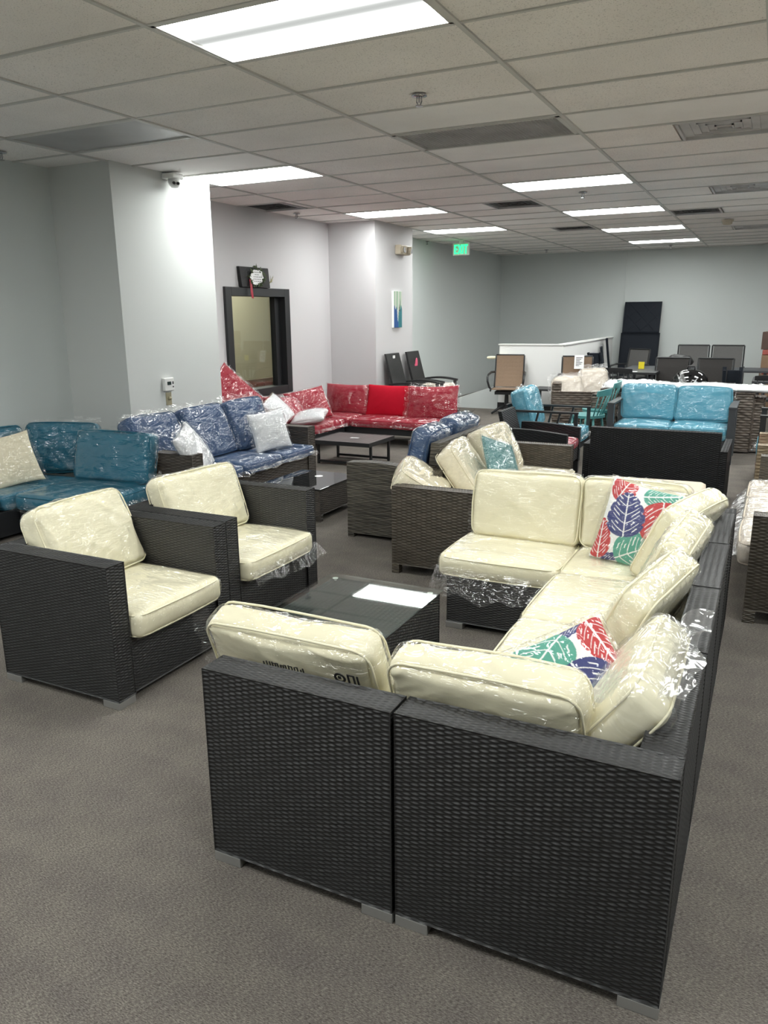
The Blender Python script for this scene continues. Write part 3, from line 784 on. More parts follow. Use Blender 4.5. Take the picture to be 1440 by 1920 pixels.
# sprinklers, smoke detector
sl = ['chrome ceiling sprinkler nearest the camera, past the large lit panel', 'small ceiling sprinkler just beyond the first far row light', 'small ceiling sprinkler by the left recess, before its dark vent',
      'small ceiling sprinkler near the corner beyond the far pier', 'ceiling sprinkler at the left edge of the photo', 'tiny ceiling sprinkler by the back wall under the farthest light', 'tiny ceiling sprinkler by the back wall, left of the farthest light']
for (a_, b_), lab in zip([(-0.5, 2.58), (-0.49, 9.54), (-3.39, 9.48), (-3.48, 16.64), (-3.34, 2.47), (-0.49, 21.93), (-2.41, 21.63)], sl):
    t = thing('sprinkler', lab, 'sprinkler', (gx(a_), gy(b_), CEIL))
    MB().lathe([(0.0, 0.0), (0.045, -0.002), (0.045, -0.008), (0.02, -0.012), (0.0, -0.012)], n=16).to('escutcheon', 'chrome', t, True)
    f = MB(); f.tube([(0.014, 0, -0.01), (0.016, 0, -0.035), (0.006, 0, -0.055)], 0.004, 6).tube([(-0.014, 0, -0.01), (-0.016, 0, -0.035), (-0.006, 0, -0.055)], 0.004, 6).tube([(0, 0, -0.01), (0, 0, -0.04)], 0.005, 6)
    f.lathe([(0.0, -0.055), (0.022, -0.056), (0.022, -0.060), (0.0, -0.061)], n=12); f.to('deflector', 'chrome', t)
t = thing('smoke_detector', 'round cream smoke detector on the far right of the ceiling', 'detector', (gx(0.5), gy(15.44), CEIL - 0.003))
MB().lathe([(0, 0), (0.08, 0), (0.08, -0.02), (0, -0.02)], n=20).to('base_plate', 'beigepl', t, False)
MB().lathe([(0.065, -0.02), (0.065, -0.05), (0.045, -0.062), (0, -0.064)], n=20).to('cover', 'beigepl', t, True)
# dome camera
t = thing('security_camera', 'white dome security camera under the ceiling on the near pier', 'camera', (-4.93, 5.80, CEIL))
MB().box(-0.09, 0.05, -0.07, 0.07, -0.05, -0.004, 0.012).to('mount', 'whitepl', t)
MB().lathe([(0.0, -0.125), (0.03, -0.120), (0.052, -0.095), (0.058, -0.07), (0.05, -0.04), (0, -0.04)], (0.0, 0, 0), 20).to('ball', 'whitepl', t, True)
for dy, dx in ((-0.022, 0.012), (0.018, 0.024)):
    f = MB(); f.tube([(0.02 + dx, -0.03 + dy * 0.9 , -0.088), (0.04 + dx, -0.045 + dy, -0.094)], 0.013, 10); f.to('lens', 'blackpl', t)
# exit sign
t = thing('exit_sign', 'green lit EXIT sign hanging below the ceiling', 'sign', (gx(-3.05), gy(17.15), CEIL))
MB().box(-0.155, 0.155, -0.02, 0.02, -0.24, -0.03, 0.006).box(-0.04, 0.04, -0.015, 0.015, -0.03, 0.0).to('housing', 'whitepl', t)
f = MB(); y0, y1, zb, zt = -0.026, -0.018, -0.215, -0.062; s = 0.022
def bar2(x0, z0, x1, z1): f.bar((x0, -0.022, z0), (x1, -0.022, z1), s, 0.006, up=(0, 1, 0))
xs = [-0.125, -0.055, 0.015, 0.055]
f.box(-0.125, -0.103, y0, y1, zb, zt).box(-0.103, -0.066, y0, y1, zt - s, zt).box(-0.103, -0.070, y0, y1, (zb + zt) / 2 - s / 2, (zb + zt) / 2 + s / 2).box(-0.103, -0.066, y0, y1, zb, zb + s)
bar2(-0.048, zb, 0.008, zt); bar2(-0.048, zt, 0.008, zb)
f.box(0.024, 0.046, y0, y1, zb, zt)
f.box(0.056, 0.124, y0, y1, zt - s, zt).box(0.079, 0.101, y0, y1, zb, zt - s)
f.to('lettering', 'exitgreen', t)
# emergency light on the far pier
t = thing('emergency_light', 'beige twin head emergency light high on the far pier', 'light', (-5.025, 10.70, 2.47))
MB().box(0.0, 0.09, -0.17, 0.17, -0.02, 0.11, 0.012).to('battery_case', 'beigepl', t)
for s_ in (-1, 1):
    f = MB(); f.tube([(0.09, s_ * 0.10, 0.045), (0.13, s_ * 0.11 , 0.04)], [0.05, 0.055], 16); h_ = f.to('lamp_head', 'beigepl', t, False)
    f = MB(); f.tube([(0.131, s_ * 0.11, 0.04), (0.134, s_ * 0.11, 0.04)], 0.04, 16); f.to('lens', 'chrome', h_)
# thermostat and plate
t = thing('thermostat', 'white thermostat with a small dark display on the near pier', 'thermostat', (-5.02, 5.60, 1.01))
MB().box(0.0, 0.035, -0.065, 0.065, -0.06, 0.06, 0.008).to('body', 'whitepl', t)
MB().box(0.034, 0.037, -0.03, 0.02, -0.005, 0.026).to('display', 'screen', t)
MB().box(0.034, 0.038, 0.04, 0.052, 0.0, 0.025).box(0.034, 0.038, 0.04, 0.052, -0.03, -0.018).to('button', 'blackpl', t)
t = thing('wall_plate', 'almond wall plate with a round knob just below the thermostat', 'wall plate', (-5.02, 5.61, 0.88))
MB().box(0.0, 0.006, -0.037, 0.037, -0.062, 0.055, 0.002).to('plate', 'brass', t)
MB().tube([(0.006, 0, 0.0), (0.03, 0, 0.0)], [0.016, 0.013], 14).to('knob', 'brass', t, True)
# painting
def painting_cols(Y, Z):
    n = len(Y); c = np.ones((n, 4)); u, v = Y, Z
    white = np.array([0.62, 0.66, 0.58]); blue = np.array([0.012, 0.05, 0.30]); teal = np.array([0.02, 0.16, 0.19]); grn = np.array([0.16, 0.26, 0.17]); dk = np.array([0.06, 0.05, 0.04])
    streak = 0.5 + 0.5 * np.sin(u * 41 + 2 * np.sin(v * 5)); c[:, :3] = white * (0.75 + 0.35 * streak[:, None])
    gg = (np.sin(u * 17 + 1) > 0.35) & (v > 0.5); c[gg, :3] = grn * 1.7
    top = 0.56 + 0.06 * np.sin(u * 23) - 0.34 * np.exp(-((u - 0.5) / 0.12) ** 2)
    m = v < top; t = 0.5 + 0.5 * np.sin(u * 33 + v * 9)
    c[m, :3] = (blue * (1 - t[m, None] * 0.55) + teal * t[m, None] * 0.55)
    m2 = m & (u > 0.55); c[m2, :3] = teal * (0.6 + 0.9 * t[m2, None])
    m3 = (np.abs(u - 0.72 - 0.04 * np.sin(v * 20)) < 0.07 * (0.85 - v) * 2) & (v > 0.45) & (v < 0.8); c[m3, :3] = dk
    return c
t = thing('painting', 'tall narrow abstract painting, white above deep blue, on the far pier', 'painting', (-5.025, 10.55, 1.43))
ny, nz = 40, 90
gy_, gz_ = np.meshgrid(np.linspace(0, 1, ny), np.linspace(0, 1, nz)); W = ny
V = np.stack([np.full(gy_.size, 0.0365), gy_.ravel() * 0.27 - 0.135, gz_.ravel() * 0.51], 1)
idx = np.arange(nz - 1)[:, None] * W + np.arange(ny - 1)[None, :]
F = np.stack([idx, idx + 1, idx + W + 1, idx + W], -1).reshape(-1, 4)
me = raw_mesh('painted_face', V, F, False); ca = me.color_attributes.new('print', 'FLOAT_COLOR', 'POINT'); ca.data.foreach_set('color', painting_cols(gy_.ravel(), gz_.ravel()).astype(np.float32).ravel())
MB().box(0.0, 0.036, -0.137, 0.137, -0.002, 0.512, 0.003).to('canvas', 'half', t)
link('painted_face', me, 'paint', t)
# woven wall decoration on top of the window frame
t = thing('wall_decoration', 'black woven square with white torn plaque, greenery and red ribbon on the window frame', 'decoration', (-5.72, 8.06, 1.946))
f = MB(); f.hexa([(-0.03, -0.29, 0), (0.02, -0.29, 0), (0.02, 0.29, 0), (-0.03, 0.29, 0), (-0.05, -0.31, 0.235), (0.0, -0.31, 0.235), (0.0, 0.29, 0.235), (-0.05, 0.29, 0.235)], 0.006); f.to('woven_panel', 'wick_black', t)
pp = []
for k in range(26):
    a = 2 * PI * k / 26; r = 0.105 * (1 + 0.20 * ((k * 37) % 7 / 6 - 0.4) * (1 if k % 2 else -0.6)); pp.append((0.026, 0.0 + r * 1.25 * math.cos(a), 0.12 + r * 0.85 * math.sin(a)))
f = MB(); f.poly(pp, 0.006, (1, 0, 0)); pq = f.to('plaque', 'paper', t)
f = MB(); rr = random.Random(5)
for row in range(5):
    z = 0.175 - row * 0.026; y = -0.075 + (0.03 if row in (1,) else 0)
    while y < (0.075 if row != 1 else 0.03):
        wl = rr.uniform(0.012, 0.04); f.box(0.0322, 0.0332, y, y + wl, z - 0.003, z + 0.003); y += wl + 0.010
f.to('lettering', 'ink', pq)
f = MB()
for k in range(70):
    a = rr.uniform(0, 2 * PI); r = rr.uniform(0.10, 0.17); c = Vector((0.024 + rr.uniform(0, 0.02), r * 1.05 * math.cos(a), 0.12 + r * 0.75 * math.sin(a)))
    if c.z < 0.01: continue
    d = Vector((rr.uniform(0, 0.02), rr.uniform(-0.03, 0.03), rr.uniform(-0.03, 0.03))); e = Vector((0.004, -d.z, d.y)) * 0.35
    f.sheet([[c - d, c - d], [c + e, c - e], [c + d, c + d]]) if False else f.poly([c - d, c + e, c + d, c - e], 0.002, (1, 0, 0))
f.to('greenery', 'leaf', t)
f = MB(); f.slab([[(0.03, -0.155, 0.09), (0.03, -0.115, 0.09)], [(0.04, -0.16, 0.02), (0.04, -0.118, 0.02)], [(0.048, -0.165, -0.06), (0.048, -0.12, -0.06)], [(0.05, -0.15, -0.125), (0.05, -0.115, -0.13)]], 0.004); f.to('ribbon', 'ribbon', t)
f = MB()
for k in range(9):
    y1, z1 = rr.uniform(0.33, 0.47), rr.uniform(0.06, 0.16); f.tube([(0.0, 0.28, 0.05), (0.01, 0.31 + rr.uniform(0, 0.03), 0.08), (0.0, y1, z1)], [0.004, 0.004, 0.001], 5)
f.to('grass_sprig', 'dry', t)

# ------------------------------------------------------------------ black wicker sectional
def module(label, x0, x1, y0, y1, backs, group):
    cx, cy = (x0 + x1) / 2, (y0 + y1) / 2
    t = thing('sofa_section', label, 'sofa section', (cx, cy, 0), 0, group)
    a, b = (x1 - x0) / 2, (y1 - y0) / 2; T = 0.10; H = 0.64; zb = 0.034
    ex0, ex1, ey0, ey1 = -a, a, -b, b
    if 's' in backs: ey0 += T
    if 'n' in backs: ey1 -= T
    if 'e' in backs: ex1 -= T
    woven('seat_base', t, [(ex0 + 0.004, ex1 - 0.003, ey0 + 0.003, ey1 - 0.004, zb, 0.285)], skip='e' if 'e' in backs else '')
    if 's' in backs: woven('backrest', t, [(-a, a, -b, -b + T, zb, H)])
    if 'n' in backs: woven('backrest', t, [(-a, a, b - T, b, zb, H)])
    if 'e' in backs: woven('backrest', t, [(a - T, a, ey0 + (0.001 if 's' in backs else 0), ey1 - (0.001 if 'n' in backs else 0), zb, H)])
    for sx in (-1, 1):
        for sy in (-1, 1):
            f = MB(); f.box(min(sx * a, sx * (a - 0.095)), max(sx * a, sx * (a - 0.095)), min(sy * b, sy * (b - 0.06)), max(sy * b, sy * (b - 0.06)), 0.0, 0.032, 0.002); f.to('foot', 'silver', t)
    return t
G1 = 'black wicker sectional modules'
module('armless black wicker section with its back to the camera, left of the near corner', -1.385, -0.782, 1.597, 2.27, 's', G1)
module('black wicker corner section nearest the camera', -0.774, -0.088, 1.600, 2.308, 'se', G1)
module('armless black wicker section just beyond the near corner, back to the right', -0.76, -0.088, 2.316, 2.925, 'e', G1)
module('armless black wicker section next to the far corner, back to the right', -0.76, -0.090, 2.932, 3.542, 'e', G1)
module('black wicker corner section farthest from the camera', -0.776, -0.094, 3.550, 4.235, 'en', G1)
module('armless black wicker section facing the camera at the far left end', -1.43, -0.784, 3.60, 4.235, 'n', G1)

# armchairs
def armchair(label, x0, x1, y0, y1):
    t = thing('armchair', label, 'armchair', ((x0 + x1) / 2, (y0 + y1) / 2, 0), 0, 'black wicker armchairs')
    a, b = (x1 - x0) / 2, (y1 - y0) / 2; T = 0.10; H = 0.635; zb = 0.034
    woven('arm', t, [(-a, a, -b, -b + T, zb, H)]); woven('arm', t, [(-a, a, b - T, b, zb, H)])
    woven('backrest', t, [(-a, -a + T, -b + T + 0.001, b - T - 0.001, zb, H)])
    woven('seat_base', t, [(-a + T + 0.001, a - 0.012, -b + T + 0.003, b - T - 0.003, zb, 0.285)])
    for sx in (-1, 1):
        for sy in (-1, 1):
            f = MB(); f.box(min(sx * a, sx * (a - 0.095)), max(sx * a, sx * (a - 0.095)), min(sy * b, sy * (b - 0.095)), max(sy * b, sy * (b - 0.095)), 0.0, 0.032, 0.002); f.to('foot', 'silver', t)
    return t
armchair('black wicker armchair nearest the left edge of the photo', -3.03, -2.335, 2.165, 2.95)
armchair('black wicker armchair behind the first one, next to the tinted coffee table', -3.03, -2.350, 2.958, 3.81)

# seat cushions of the sectional
G2 = 'cream seat cushions in plastic'; G3 = 'cream back cushions in plastic'
SZ = 0.285 + 0.056
def seat(label, x0, x1, y0, y1, seed, flaps=(), h=0.11, z=SZ, mat='cream', wrap='filmcream', group=G2, rotz=0, rx=0, ry=0, puff=0.014, r=0.028, crease=0.006):
    o = cushion('seat_cushion', label, 'cushion', mat, x1 - x0, y1 - y0, h, seed, wrap=wrap, puff=puff, r=r, flaps=flaps, group=group, crease=crease)
    return flat(o, (x0 + x1) / 2, (y0 + y1) / 2, z, rotz, rx, ry)
seat('cream seat cushion behind the near left back cushion, mostly hidden', -1.385, -0.795, 1.705, 2.27, 11)
seat('cream seat cushion in the near corner section, under the tilted leaf pillow', -0.785, -0.195, 1.71, 2.335, 12)
seat('cream seat cushion on the middle section just past the near leaf pillow', -0.835, -0.195, 2.345, 2.945, 13, flaps=[('x-', 0.10, 0.10, 0.2, 1)])
seat('cream seat cushion on the middle section next to the far corner', -0.845, -0.20, 2.955, 3.575, 14, flaps=[('x-', 0.10, 0.12, -1, -0.3)])
seat('cream seat cushion in the far corner under the upright leaf pillow', -0.835, -0.20, 3.60, 4.13, 15)
seat('cream seat cushion with plastic hanging over its front, far left section', -1.475, -0.85, 3.60, 4.13, 16, flaps=[('y-', 0.17, 0.11), ('x-', 0.09, 0.10, -1, 0.6)])
def back(label, origin, facing, tilt, w, h, t, seed, mat='cream', wrap='filmcream', flaps=(), roll=0, group=G3, puff=0.022, r=0.034, name='back_cushion', crease=0.024, cf=12.0, woff=0.007, wcrease=0.022, piping=True, lump=0.012, dent=0.0):
    """origin = middle of the bottom edge"""
    o = cushion(name, label, 'cushion', mat, w, h, t, seed, n=(68, 48, 10) if mat == 'cream' else (40, 30, 8), wrap=wrap, puff=puff, r=r, flaps=flaps, group=group, crease=crease, cf=cf, woff=woff, wcrease=wcrease, piping=piping, lump=lump, dent=dent)
    pose(o, (0, 0, 0), facing, tilt, roll)
    m = o.matrix_world.copy(); up = m.col[1].xyz.normalized()
    m.translation = Vector(origin) + up * (h / 2); o.matrix_world = m
    return o
bc = back('cream back cushion over the near left section, with printed bag', (-1.205, 1.915, 0.405), 90, 22, 0.58, 0.36, 0.12, 21, flaps=[('x+', 0.07, 0.03)], dent=0.02)
f = MB(); zr = -0.098; yb = 0.112
for k in range(24):
    a0, a1 = 2 * PI * k / 24 + 0.5, 2 * PI * (k + 1) / 24 + 0.5
    f.bar((-0.21 + 0.015 * math.cos(a0), yb + 0.015 * math.sin(a0), zr), (-0.21 + 0.015 * math.cos(a1), yb + 0.015 * math.sin(a1), zr), 0.007, 0.002, up=(0, 0, 1))
f.box(-0.214, -0.204, yb - 0.004, yb + 0.006, zr - 0.001, zr + 0.001)
for x in (-0.238, -0.256, -0.268): f.box(x - 0.003, x + 0.003, yb - 0.018, yb + 0.02, zr - 0.001, zr + 0.001)
f.box(-0.256, -0.238, yb + 0.016, yb + 0.02, zr - 0.001, zr + 0.001)
rr = random.Random(2); x = -0.09
while x < 0.05:
    hgt = rr.uniform(0.008, 0.016); f.box(x, x + 0.004, yb - 0.012, yb - 0.012 + hgt, zr - 0.001, zr + 0.001)
    if rr.random() < 0.5: f.box(x, x + 0.009, yb - 0.012 + hgt, yb - 0.010 + hgt, zr - 0.001, zr + 0.001)
    x += rr.uniform(0.008, 0.012)
f.to('bag_print', 'ink', bc)
back('cream back cushion lying along the near edge of the corner section', (-0.600, 1.898, 0.400), 90, 20, 0.53, 0.35, 0.12, 22, flaps=[('x+', 0.035, 0.0)])
back('cream cushion slumped in a loose cloudy bag over the right back near the corner', (-0.395, 2.065, 0.420), 180, 36, 0.56, 0.37, 0.12, 23, wrap='filmcloudy', woff=0.014, wcrease=0.018, flaps=[('y+', 0.08, 0.05)])
back('cream back cushion standing askew past the slumped bagged one', (-0.40, 2.70, 0.41), 170, 23, 0.58, 0.37, 0.12, 24)
back('cream back cushion of the section next to the far corner, right side', (-0.375, 3.30, 0.41), 176, 22, 0.58, 0.37, 0.12, 25, wrap='film', flaps=[('y+', 0.03, 0.0), ('x-', 0.05, 0.0, -0.5, 0.8)])
back('cream back cushion leaning on the right side of the far corner', (-0.40, 3.86, 0.41), 164, 25, 0.56, 0.38, 0.12, 26)
back('cream back cushion behind the upright leaf pillow in the far corner', (-0.575, 4.065, 0.395), 270, 8, 0.54, 0.38, 0.12, 27, flaps=[('x+', 0.03, 0.0), ('x-', 0.03, 0.0, 0.5, 1)])
back('cream back cushion on the far left section, next to the grey brown sofa', (-1.145, 4.055, 0.395), 270, 8, 0.60, 0.38, 0.115, 28, crease=0.010, flaps=[('x-', 0.05, 0.02, -1, -0.2)])
# leaf pillows
o = pillow('throw_pillow', 'upright leaf print throw pillow in the far corner of the sectional', 'pillow', 'print', 0.42, 0.42, 0.13, 31, colour=leaf_print(), n=(200, 200, 2), wrap='filmcream', crease=0.002)
pose(o, (-0.50, 3.86, 0.585), 262, 16, -9)
o = pillow('throw_pillow', 'leaf print throw pillow fallen back by the slumped bagged cushion', 'pillow', 'print', 0.42, 0.42, 0.13, 32, colour=leaf_print(flip=True), n=(200, 200, 2), wrap='film', crease=0.002)
pose(o, (-0.455, 2.10, 0.515), 268, 50, -52)
# armchair cushions
seat('cream seat cushion on the armchair nearest the left edge', -2.92, -2.295, 2.275, 2.84, 17, flaps=[('y+', 0.05, 0.03, 0.3, 1)])
seat('cream seat cushion on the second armchair, plastic hanging at its front', -2.92, -2.300, 3.07, 3.70, 18, flaps=[('x+', 0.09, 0.07, -1, 1), ('y+', 0.06, 0.02, 0.0, 1)])
back('cream back cushion tipped sideways on the armchair nearest the left edge', (-2.80, 2.585, 0.40), 4, 24, 0.56, 0.40, 0.115, 33, roll=0, wcrease=0.02)
back('cream back cushion on the second armchair', (-2.80, 3.40, 0.40), -4, 20, 0.60, 0.38, 0.115, 34, flaps=[('y+', 0.04, 0.0, -1, -0.7)])
# glass table
t = thing('coffee_table', 'low square black wicker coffee table with a clear glass top', 'table', (-1.59, 2.895, 0))
woven('body', t, [(-0.285, 0.288, -0.305, 0.305, 0.03, 0.34)])
for sx in (-1, 1):
    for sy in (-1, 1):
        MB().lathe([(0, 0.34), (0.006, 0.34), (0.006, 0.3505), (0.014, 0.3505), (0.014, 0.3525), (0, 0.3525)], (sx * 0.255, sy * 0.265, 0), 16).to('glass_pad', 'whitepl', t)
        MB().box(sx * 0.25 - 0.03, sx * 0.25 + 0.03, sy * 0.27 - 0.03, sy * 0.27 + 0.03, 0.0, 0.03).to('foot', 'blackpl', t)
o = MB().box(-0.303, 0.303, -0.315, 0.315, -0.003, 0.003, 0.0015).to('glass_top', 'glass', t); o.location = (0, 0, 0.359); o.rotation_euler = (-0.0085, 0.0, 0)
# ------------------------------------------------------------------ grey-brown wicker sofas
WEAVE = {'wick_grey': ('wick_grey_mesh', dict(CW=0.034, RH=0.0095, AMP=0.006, res=(5, 3))), 'wick_black_far': ('wick_black_far_mesh', dict(CW=0.024, RH=0.009, AMP=0.005, res=(5, 3))),
         'wick_blue': ('wick_blue_mesh', dict(CW=0.05, RH=0.012, AMP=0.006, res=(5, 3))), 'wick_chunky': ('wick_chunky_mesh', dict(CW=0.060, RH=0.030, AMP=0.018, res=(8, 6))), 'wick_tan': ('wick_tan_mesh', dict(CW=0.05, RH=0.014, AMP=0.007, res=(5, 3)))}
def sofa(name, label, L_, D, H, loc, rotz, mat, arm=0.10, bt=0.10, seat_z=0.30, zb=0.06, backH=None, tilt=0.0, arch=0.0, footw=0.05, group=None, armH=None, skirt=None):
    """local: width along x, faces -y"""
    t = thing(name, label, 'sofa', loc, rotz, group)
    a, b = L_ / 2, D / 2; backH = backH or H; armH = armH or H
    wv = WEAVE.get(mat)
    def wbox(nm, *bx):
        if wv: return woven(nm, t, [bx], wv[0], **wv[1])
        return MB().box(*bx, 0.006).to(nm, mat, t)
    wbox('seat_base', -a + arm, a - arm, -b + 0.01, b - bt, zb if skirt is None else skirt, seat_z)
    for s in (-1, 1):
        f = MB(); x0, x1 = sorted((s * a, s * (a - arm)))
        if arch > 0:
            n = 12; pts = []
            for k in range(n + 1):
                u = k / n; y = -b + D * u; z = armH + arch * (math.sin(min(u * 1.6, 1) * PI * 0.5) * 0.5 - u * u * 1.2); pts.append((x0, y, z))
            pts += [(x0, b, zb), (x0, -b, zb)]
            f.poly(pts, x1 - x0, (1, 0, 0))
        else:
            wbox('arm', x0, x1, -b, b, zb, armH); continue
        f.to('arm', mat, t)
    f = MB(); dx = tilt
    if tilt == 0.0: wbox('backrest', -a + arm + 0.001, a - arm - 0.001, b - bt, b, zb, backH)
    else:
      f.hexa([(-a + arm, b - bt - 0.0, zb + 0.05), (a - arm, b - bt, zb + 0.05), (a - arm, b, zb + 0.05), (-a + arm, b, zb + 0.05),
            (-a + arm, b - bt + dx, backH), (a - arm, b - bt + dx, backH), (a - arm, b + dx - bt * 0.3, backH), (-a + arm, b + dx - bt * 0.3, backH)], 0.006)
      f.to('backrest', mat, t)
    for sx in (-1, 1):
        for sy in (-1, 1):
            f = MB(); f.box(sx * (a - footw / 2) - footw / 2, sx * (a - footw / 2) + footw / 2, sy * (b - footw / 2) - footw / 2, sy * (b - footw / 2) + footw / 2, 0, zb + 0.001); f.to('foot', mat, t)
    return t
# cream sofa facing right
sofa('wicker_sofa', 'grey brown wicker sofa with cream cushions, end panel toward the glass table', 2.03, 0.68, 0.572, (-1.74, 5.305, 0), PI / 2, 'wick_grey', seat_z=0.28)
GI = 'cushions of the grey brown wicker sofa'
o = cushion('seat_cushion', 'ivory seat cushion at the far end of the grey brown wicker sofa', 'cushion', 'ivory', 0.60, 0.62, 0.11, 41, group=GI, flaps=[('x+', 0.05, 0.02)]); flat(o, -1.64, 5.88, 0.338)
o = cushion('seat_cushion', 'ivory seat cushion in the middle of the grey brown wicker sofa', 'cushion', 'ivory', 0.60, 0.60, 0.11, 42, group=GI); flat(o, -1.64, 5.25, 0.338)
o = cushion('seat_cushion', 'ivory seat cushion at the near end of the grey brown wicker sofa', 'cushion', 'ivory', 0.60, 0.56, 0.11, 43, group=GI); flat(o, -1.64, 4.66, 0.338)
back('ivory back cushion lying low against the near end panel of the grey brown sofa', (-1.90, 4.74, 0.40), 20, 58, 0.56, 0.36, 0.16, 44, mat='ivory', wrap='film', group=GI)
back('ivory back cushion in the middle of the grey brown sofa, left of the glitter pillow', (-1.84, 5.20, 0.395), 10, 34, 0.54, 0.36, 0.15, 45, mat='ivory', wrap='film', group=GI)
back('ivory back cushion at the far end of the grey brown sofa, behind the glitter pillow', (-1.82, 5.80, 0.395), -4, 26, 0.54, 0.38, 0.15, 46, mat='ivory', wrap='film', group=GI, flaps=[('x+', 0.08, 0.0)])
o = pillow('throw_pillow', 'teal glitter throw pillow on the grey brown wicker sofa', 'pillow', 'print', 0.38, 0.38, 0.12, 47, colour=glitter_print, n=(120, 120, 2))
pose(o, (-1.70, 5.34, 0.555), -8, 26, -20)
# loveseat facing left
sofa('wicker_loveseat', 'charcoal brown wicker loveseat with arched arms and blue cushions', 1.19, 0.66, 0.565, (-2.42, 5.51, 0), -PI / 2, 'wick_love', seat_z=0.27, zb=0.03, backH=0.735, tilt=0.07, arch=0.05)
GB = 'blue cushions of the charcoal loveseat'
o = cushion('seat_cushion', 'blue seat cushion of the charcoal loveseat', 'cushion', 'blue', 0.52, 0.95, 0.09, 51, group=GB, flaps=[('x-', 0.05, 0.03)]); flat(o, -2.48, 5.51, 0.318)
back('blue back cushion nearer the camera on the charcoal loveseat', (-2.30, 5.24, 0.365), 182, 14, 0.50, 0.46, 0.14, 52, mat='blue', wrap='film', group=GB, flaps=[('y+', 0.04, 0.0)])
back('blue back cushion farther from the camera on the charcoal loveseat', (-2.30, 5.79, 0.365), 178, 14, 0.50, 0.47, 0.14, 53, mat='blue', wrap='film', group=GB, flaps=[('y+', 0.05, 0.0)])
# blue three-seater facing right
sofa('wicker_sofa', 'dark brown wicker three seat sofa with blue cushions against the near pier', 1.83, 0.72, 0.57, (-4.33, 5.56, 0), PI / 2, 'wick_blue', arm=0.13, seat_z=0.30, zb=0.02, backH=0.66, tilt=0.06, skirt=0.15)
GS = 'blue cushions of the three seat sofa'
for k, (yy, w_) in enumerate(((4.98, 0.53), (5.55, 0.55), (6.11, 0.55))):
    o = cushion('seat_cushion', ['blue seat cushion nearest the camera on the three seat sofa', 'blue seat cushion in the middle of the three seat sofa', 'blue seat cushion at the far end of the three seat sofa'][k], 'cushion', 'blue', 0.60, w_, 0.09, 61 + k, group=GS, flaps=[('x+', 0.06, 0.03)]); flat(o, -4.22, yy, 0.348)
for k, (yy, tl) in enumerate(((4.86, 26), (5.45, 24), (6.02, 18))):
    back(['blue back cushion nearest the camera on the three seat sofa', 'blue back cushion in the middle of the three seat sofa', 'blue back cushion at the far end of the three seat sofa'][k], (-4.40, yy, 0.40), 0, tl, 0.56, 0.46, 0.15, 64 + k, mat='blue', wrap='film', group=GS, flaps=[('y+', 0.07, 0.02), ('x+', 0.05, 0.0), ('x-', 0.05, 0.0)], woff=0.010, wcrease=0.022)
o = pillow('throw_pillow', 'pale grey square throw pillow in a bag at the far end of the blue sofa', 'pillow', 'white', 0.39, 0.37, 0.13, 68, flaps=[('y+', 0.06, 0.0), ('x-', 0.05, 0.0)]); pose(o, (-4.14, 5.95, 0.58), -22, 20, 4)
o = pillow('throw_pillow', 'whitish throw pillow wedged behind the near arm of the blue sofa', 'pillow', 'white', 0.42, 0.40, 0.13, 69, flaps=[('y+', 0.05, 0.0)]); pose(o, (-4.12, 4.86, 0.56), 20, 30, 14)
# tinted coffee table
t = thing('coffee_table', 'brown wicker coffee table with a dark reflective glass top', 'table', (-3.425, 5.49, 0))
woven('body', t, [(-0.28, 0.28, -0.32, 0.32, 0.055, 0.262)], 'wick_blue_mesh', CW=0.03, RH=0.009, AMP=0.005, res=(5, 3))
for sx in (-1, 1):
    for sy in (-1, 1): MB().box(sx * 0.258 - 0.022, sx * 0.258 + 0.022, sy * 0.298 - 0.022, sy * 0.298 + 0.022, 0, 0.056).to('foot', 'wick_blue', t)
MB().box(-0.29, 0.29, -0.33, 0.33, 0.262, 0.272, 0.003).to('glass_top', 'darkglass', t)
o = MB().lathe([(0, 0), (0.035, 0), (0.035, 0.0015), (0, 0.0015)], n=20).to('round_tag', 'paper'); tag(o, 'small round white tag on the dark glass coffee table', 'tag'); o.location = (-3.42, 5.62, 0.272)
# metal coffee table
t = thing('coffee_table', 'black metal coffee table with dark brown slatted top before the red sectional', 'table', (-4.155, 7.60, 0))
f = MB(); ws = 0.062
for k in range(11): f.box(-0.345 + k * 0.0627, -0.345 + k * 0.0627 + 0.061, -0.30, 0.30, 0.262, 0.276, 0.002)
f.to('tabletop', 'tabletopbrown', t)
f = MB(); f.box(-0.36, 0.36, -0.315, -0.30, 0.235, 0.278).box(-0.36, 0.36, 0.30, 0.315, 0.235, 0.278).box(-0.36, -0.345, -0.30, 0.30, 0.235, 0.278).box(0.345, 0.36, -0.30, 0.30, 0.235, 0.278); f.to('rim', 'blackmetal', t)
for sx in (-1, 1):
    for sy in (-1, 1): MB().box(sx * 0.33 - 0.0125, sx * 0.33 + 0.0125, sy * 0.22 - 0.0125, sy * 0.22 + 0.0125, 0, 0.262).to('leg', 'blackmetal', t)
for sy in (-1, 1): MB().box(-0.318, 0.318, sy * 0.22 - 0.0125, sy * 0.22 + 0.0125, 0.02, 0.045).to('stretcher', 'blackmetal', t)
f = MB(); f.slab([[(-0.05, -0.02, 0), (-0.05, 0.025, 0)], [(0.05, -0.025, 0.003), (0.05, 0.02, 0.001)]], 0.0012); o = f.to('price_tag', 'paper'); tag(o, 'small white tag on the black metal coffee table', 'tag'); o.location = (-4.13, 7.58, 0.279)

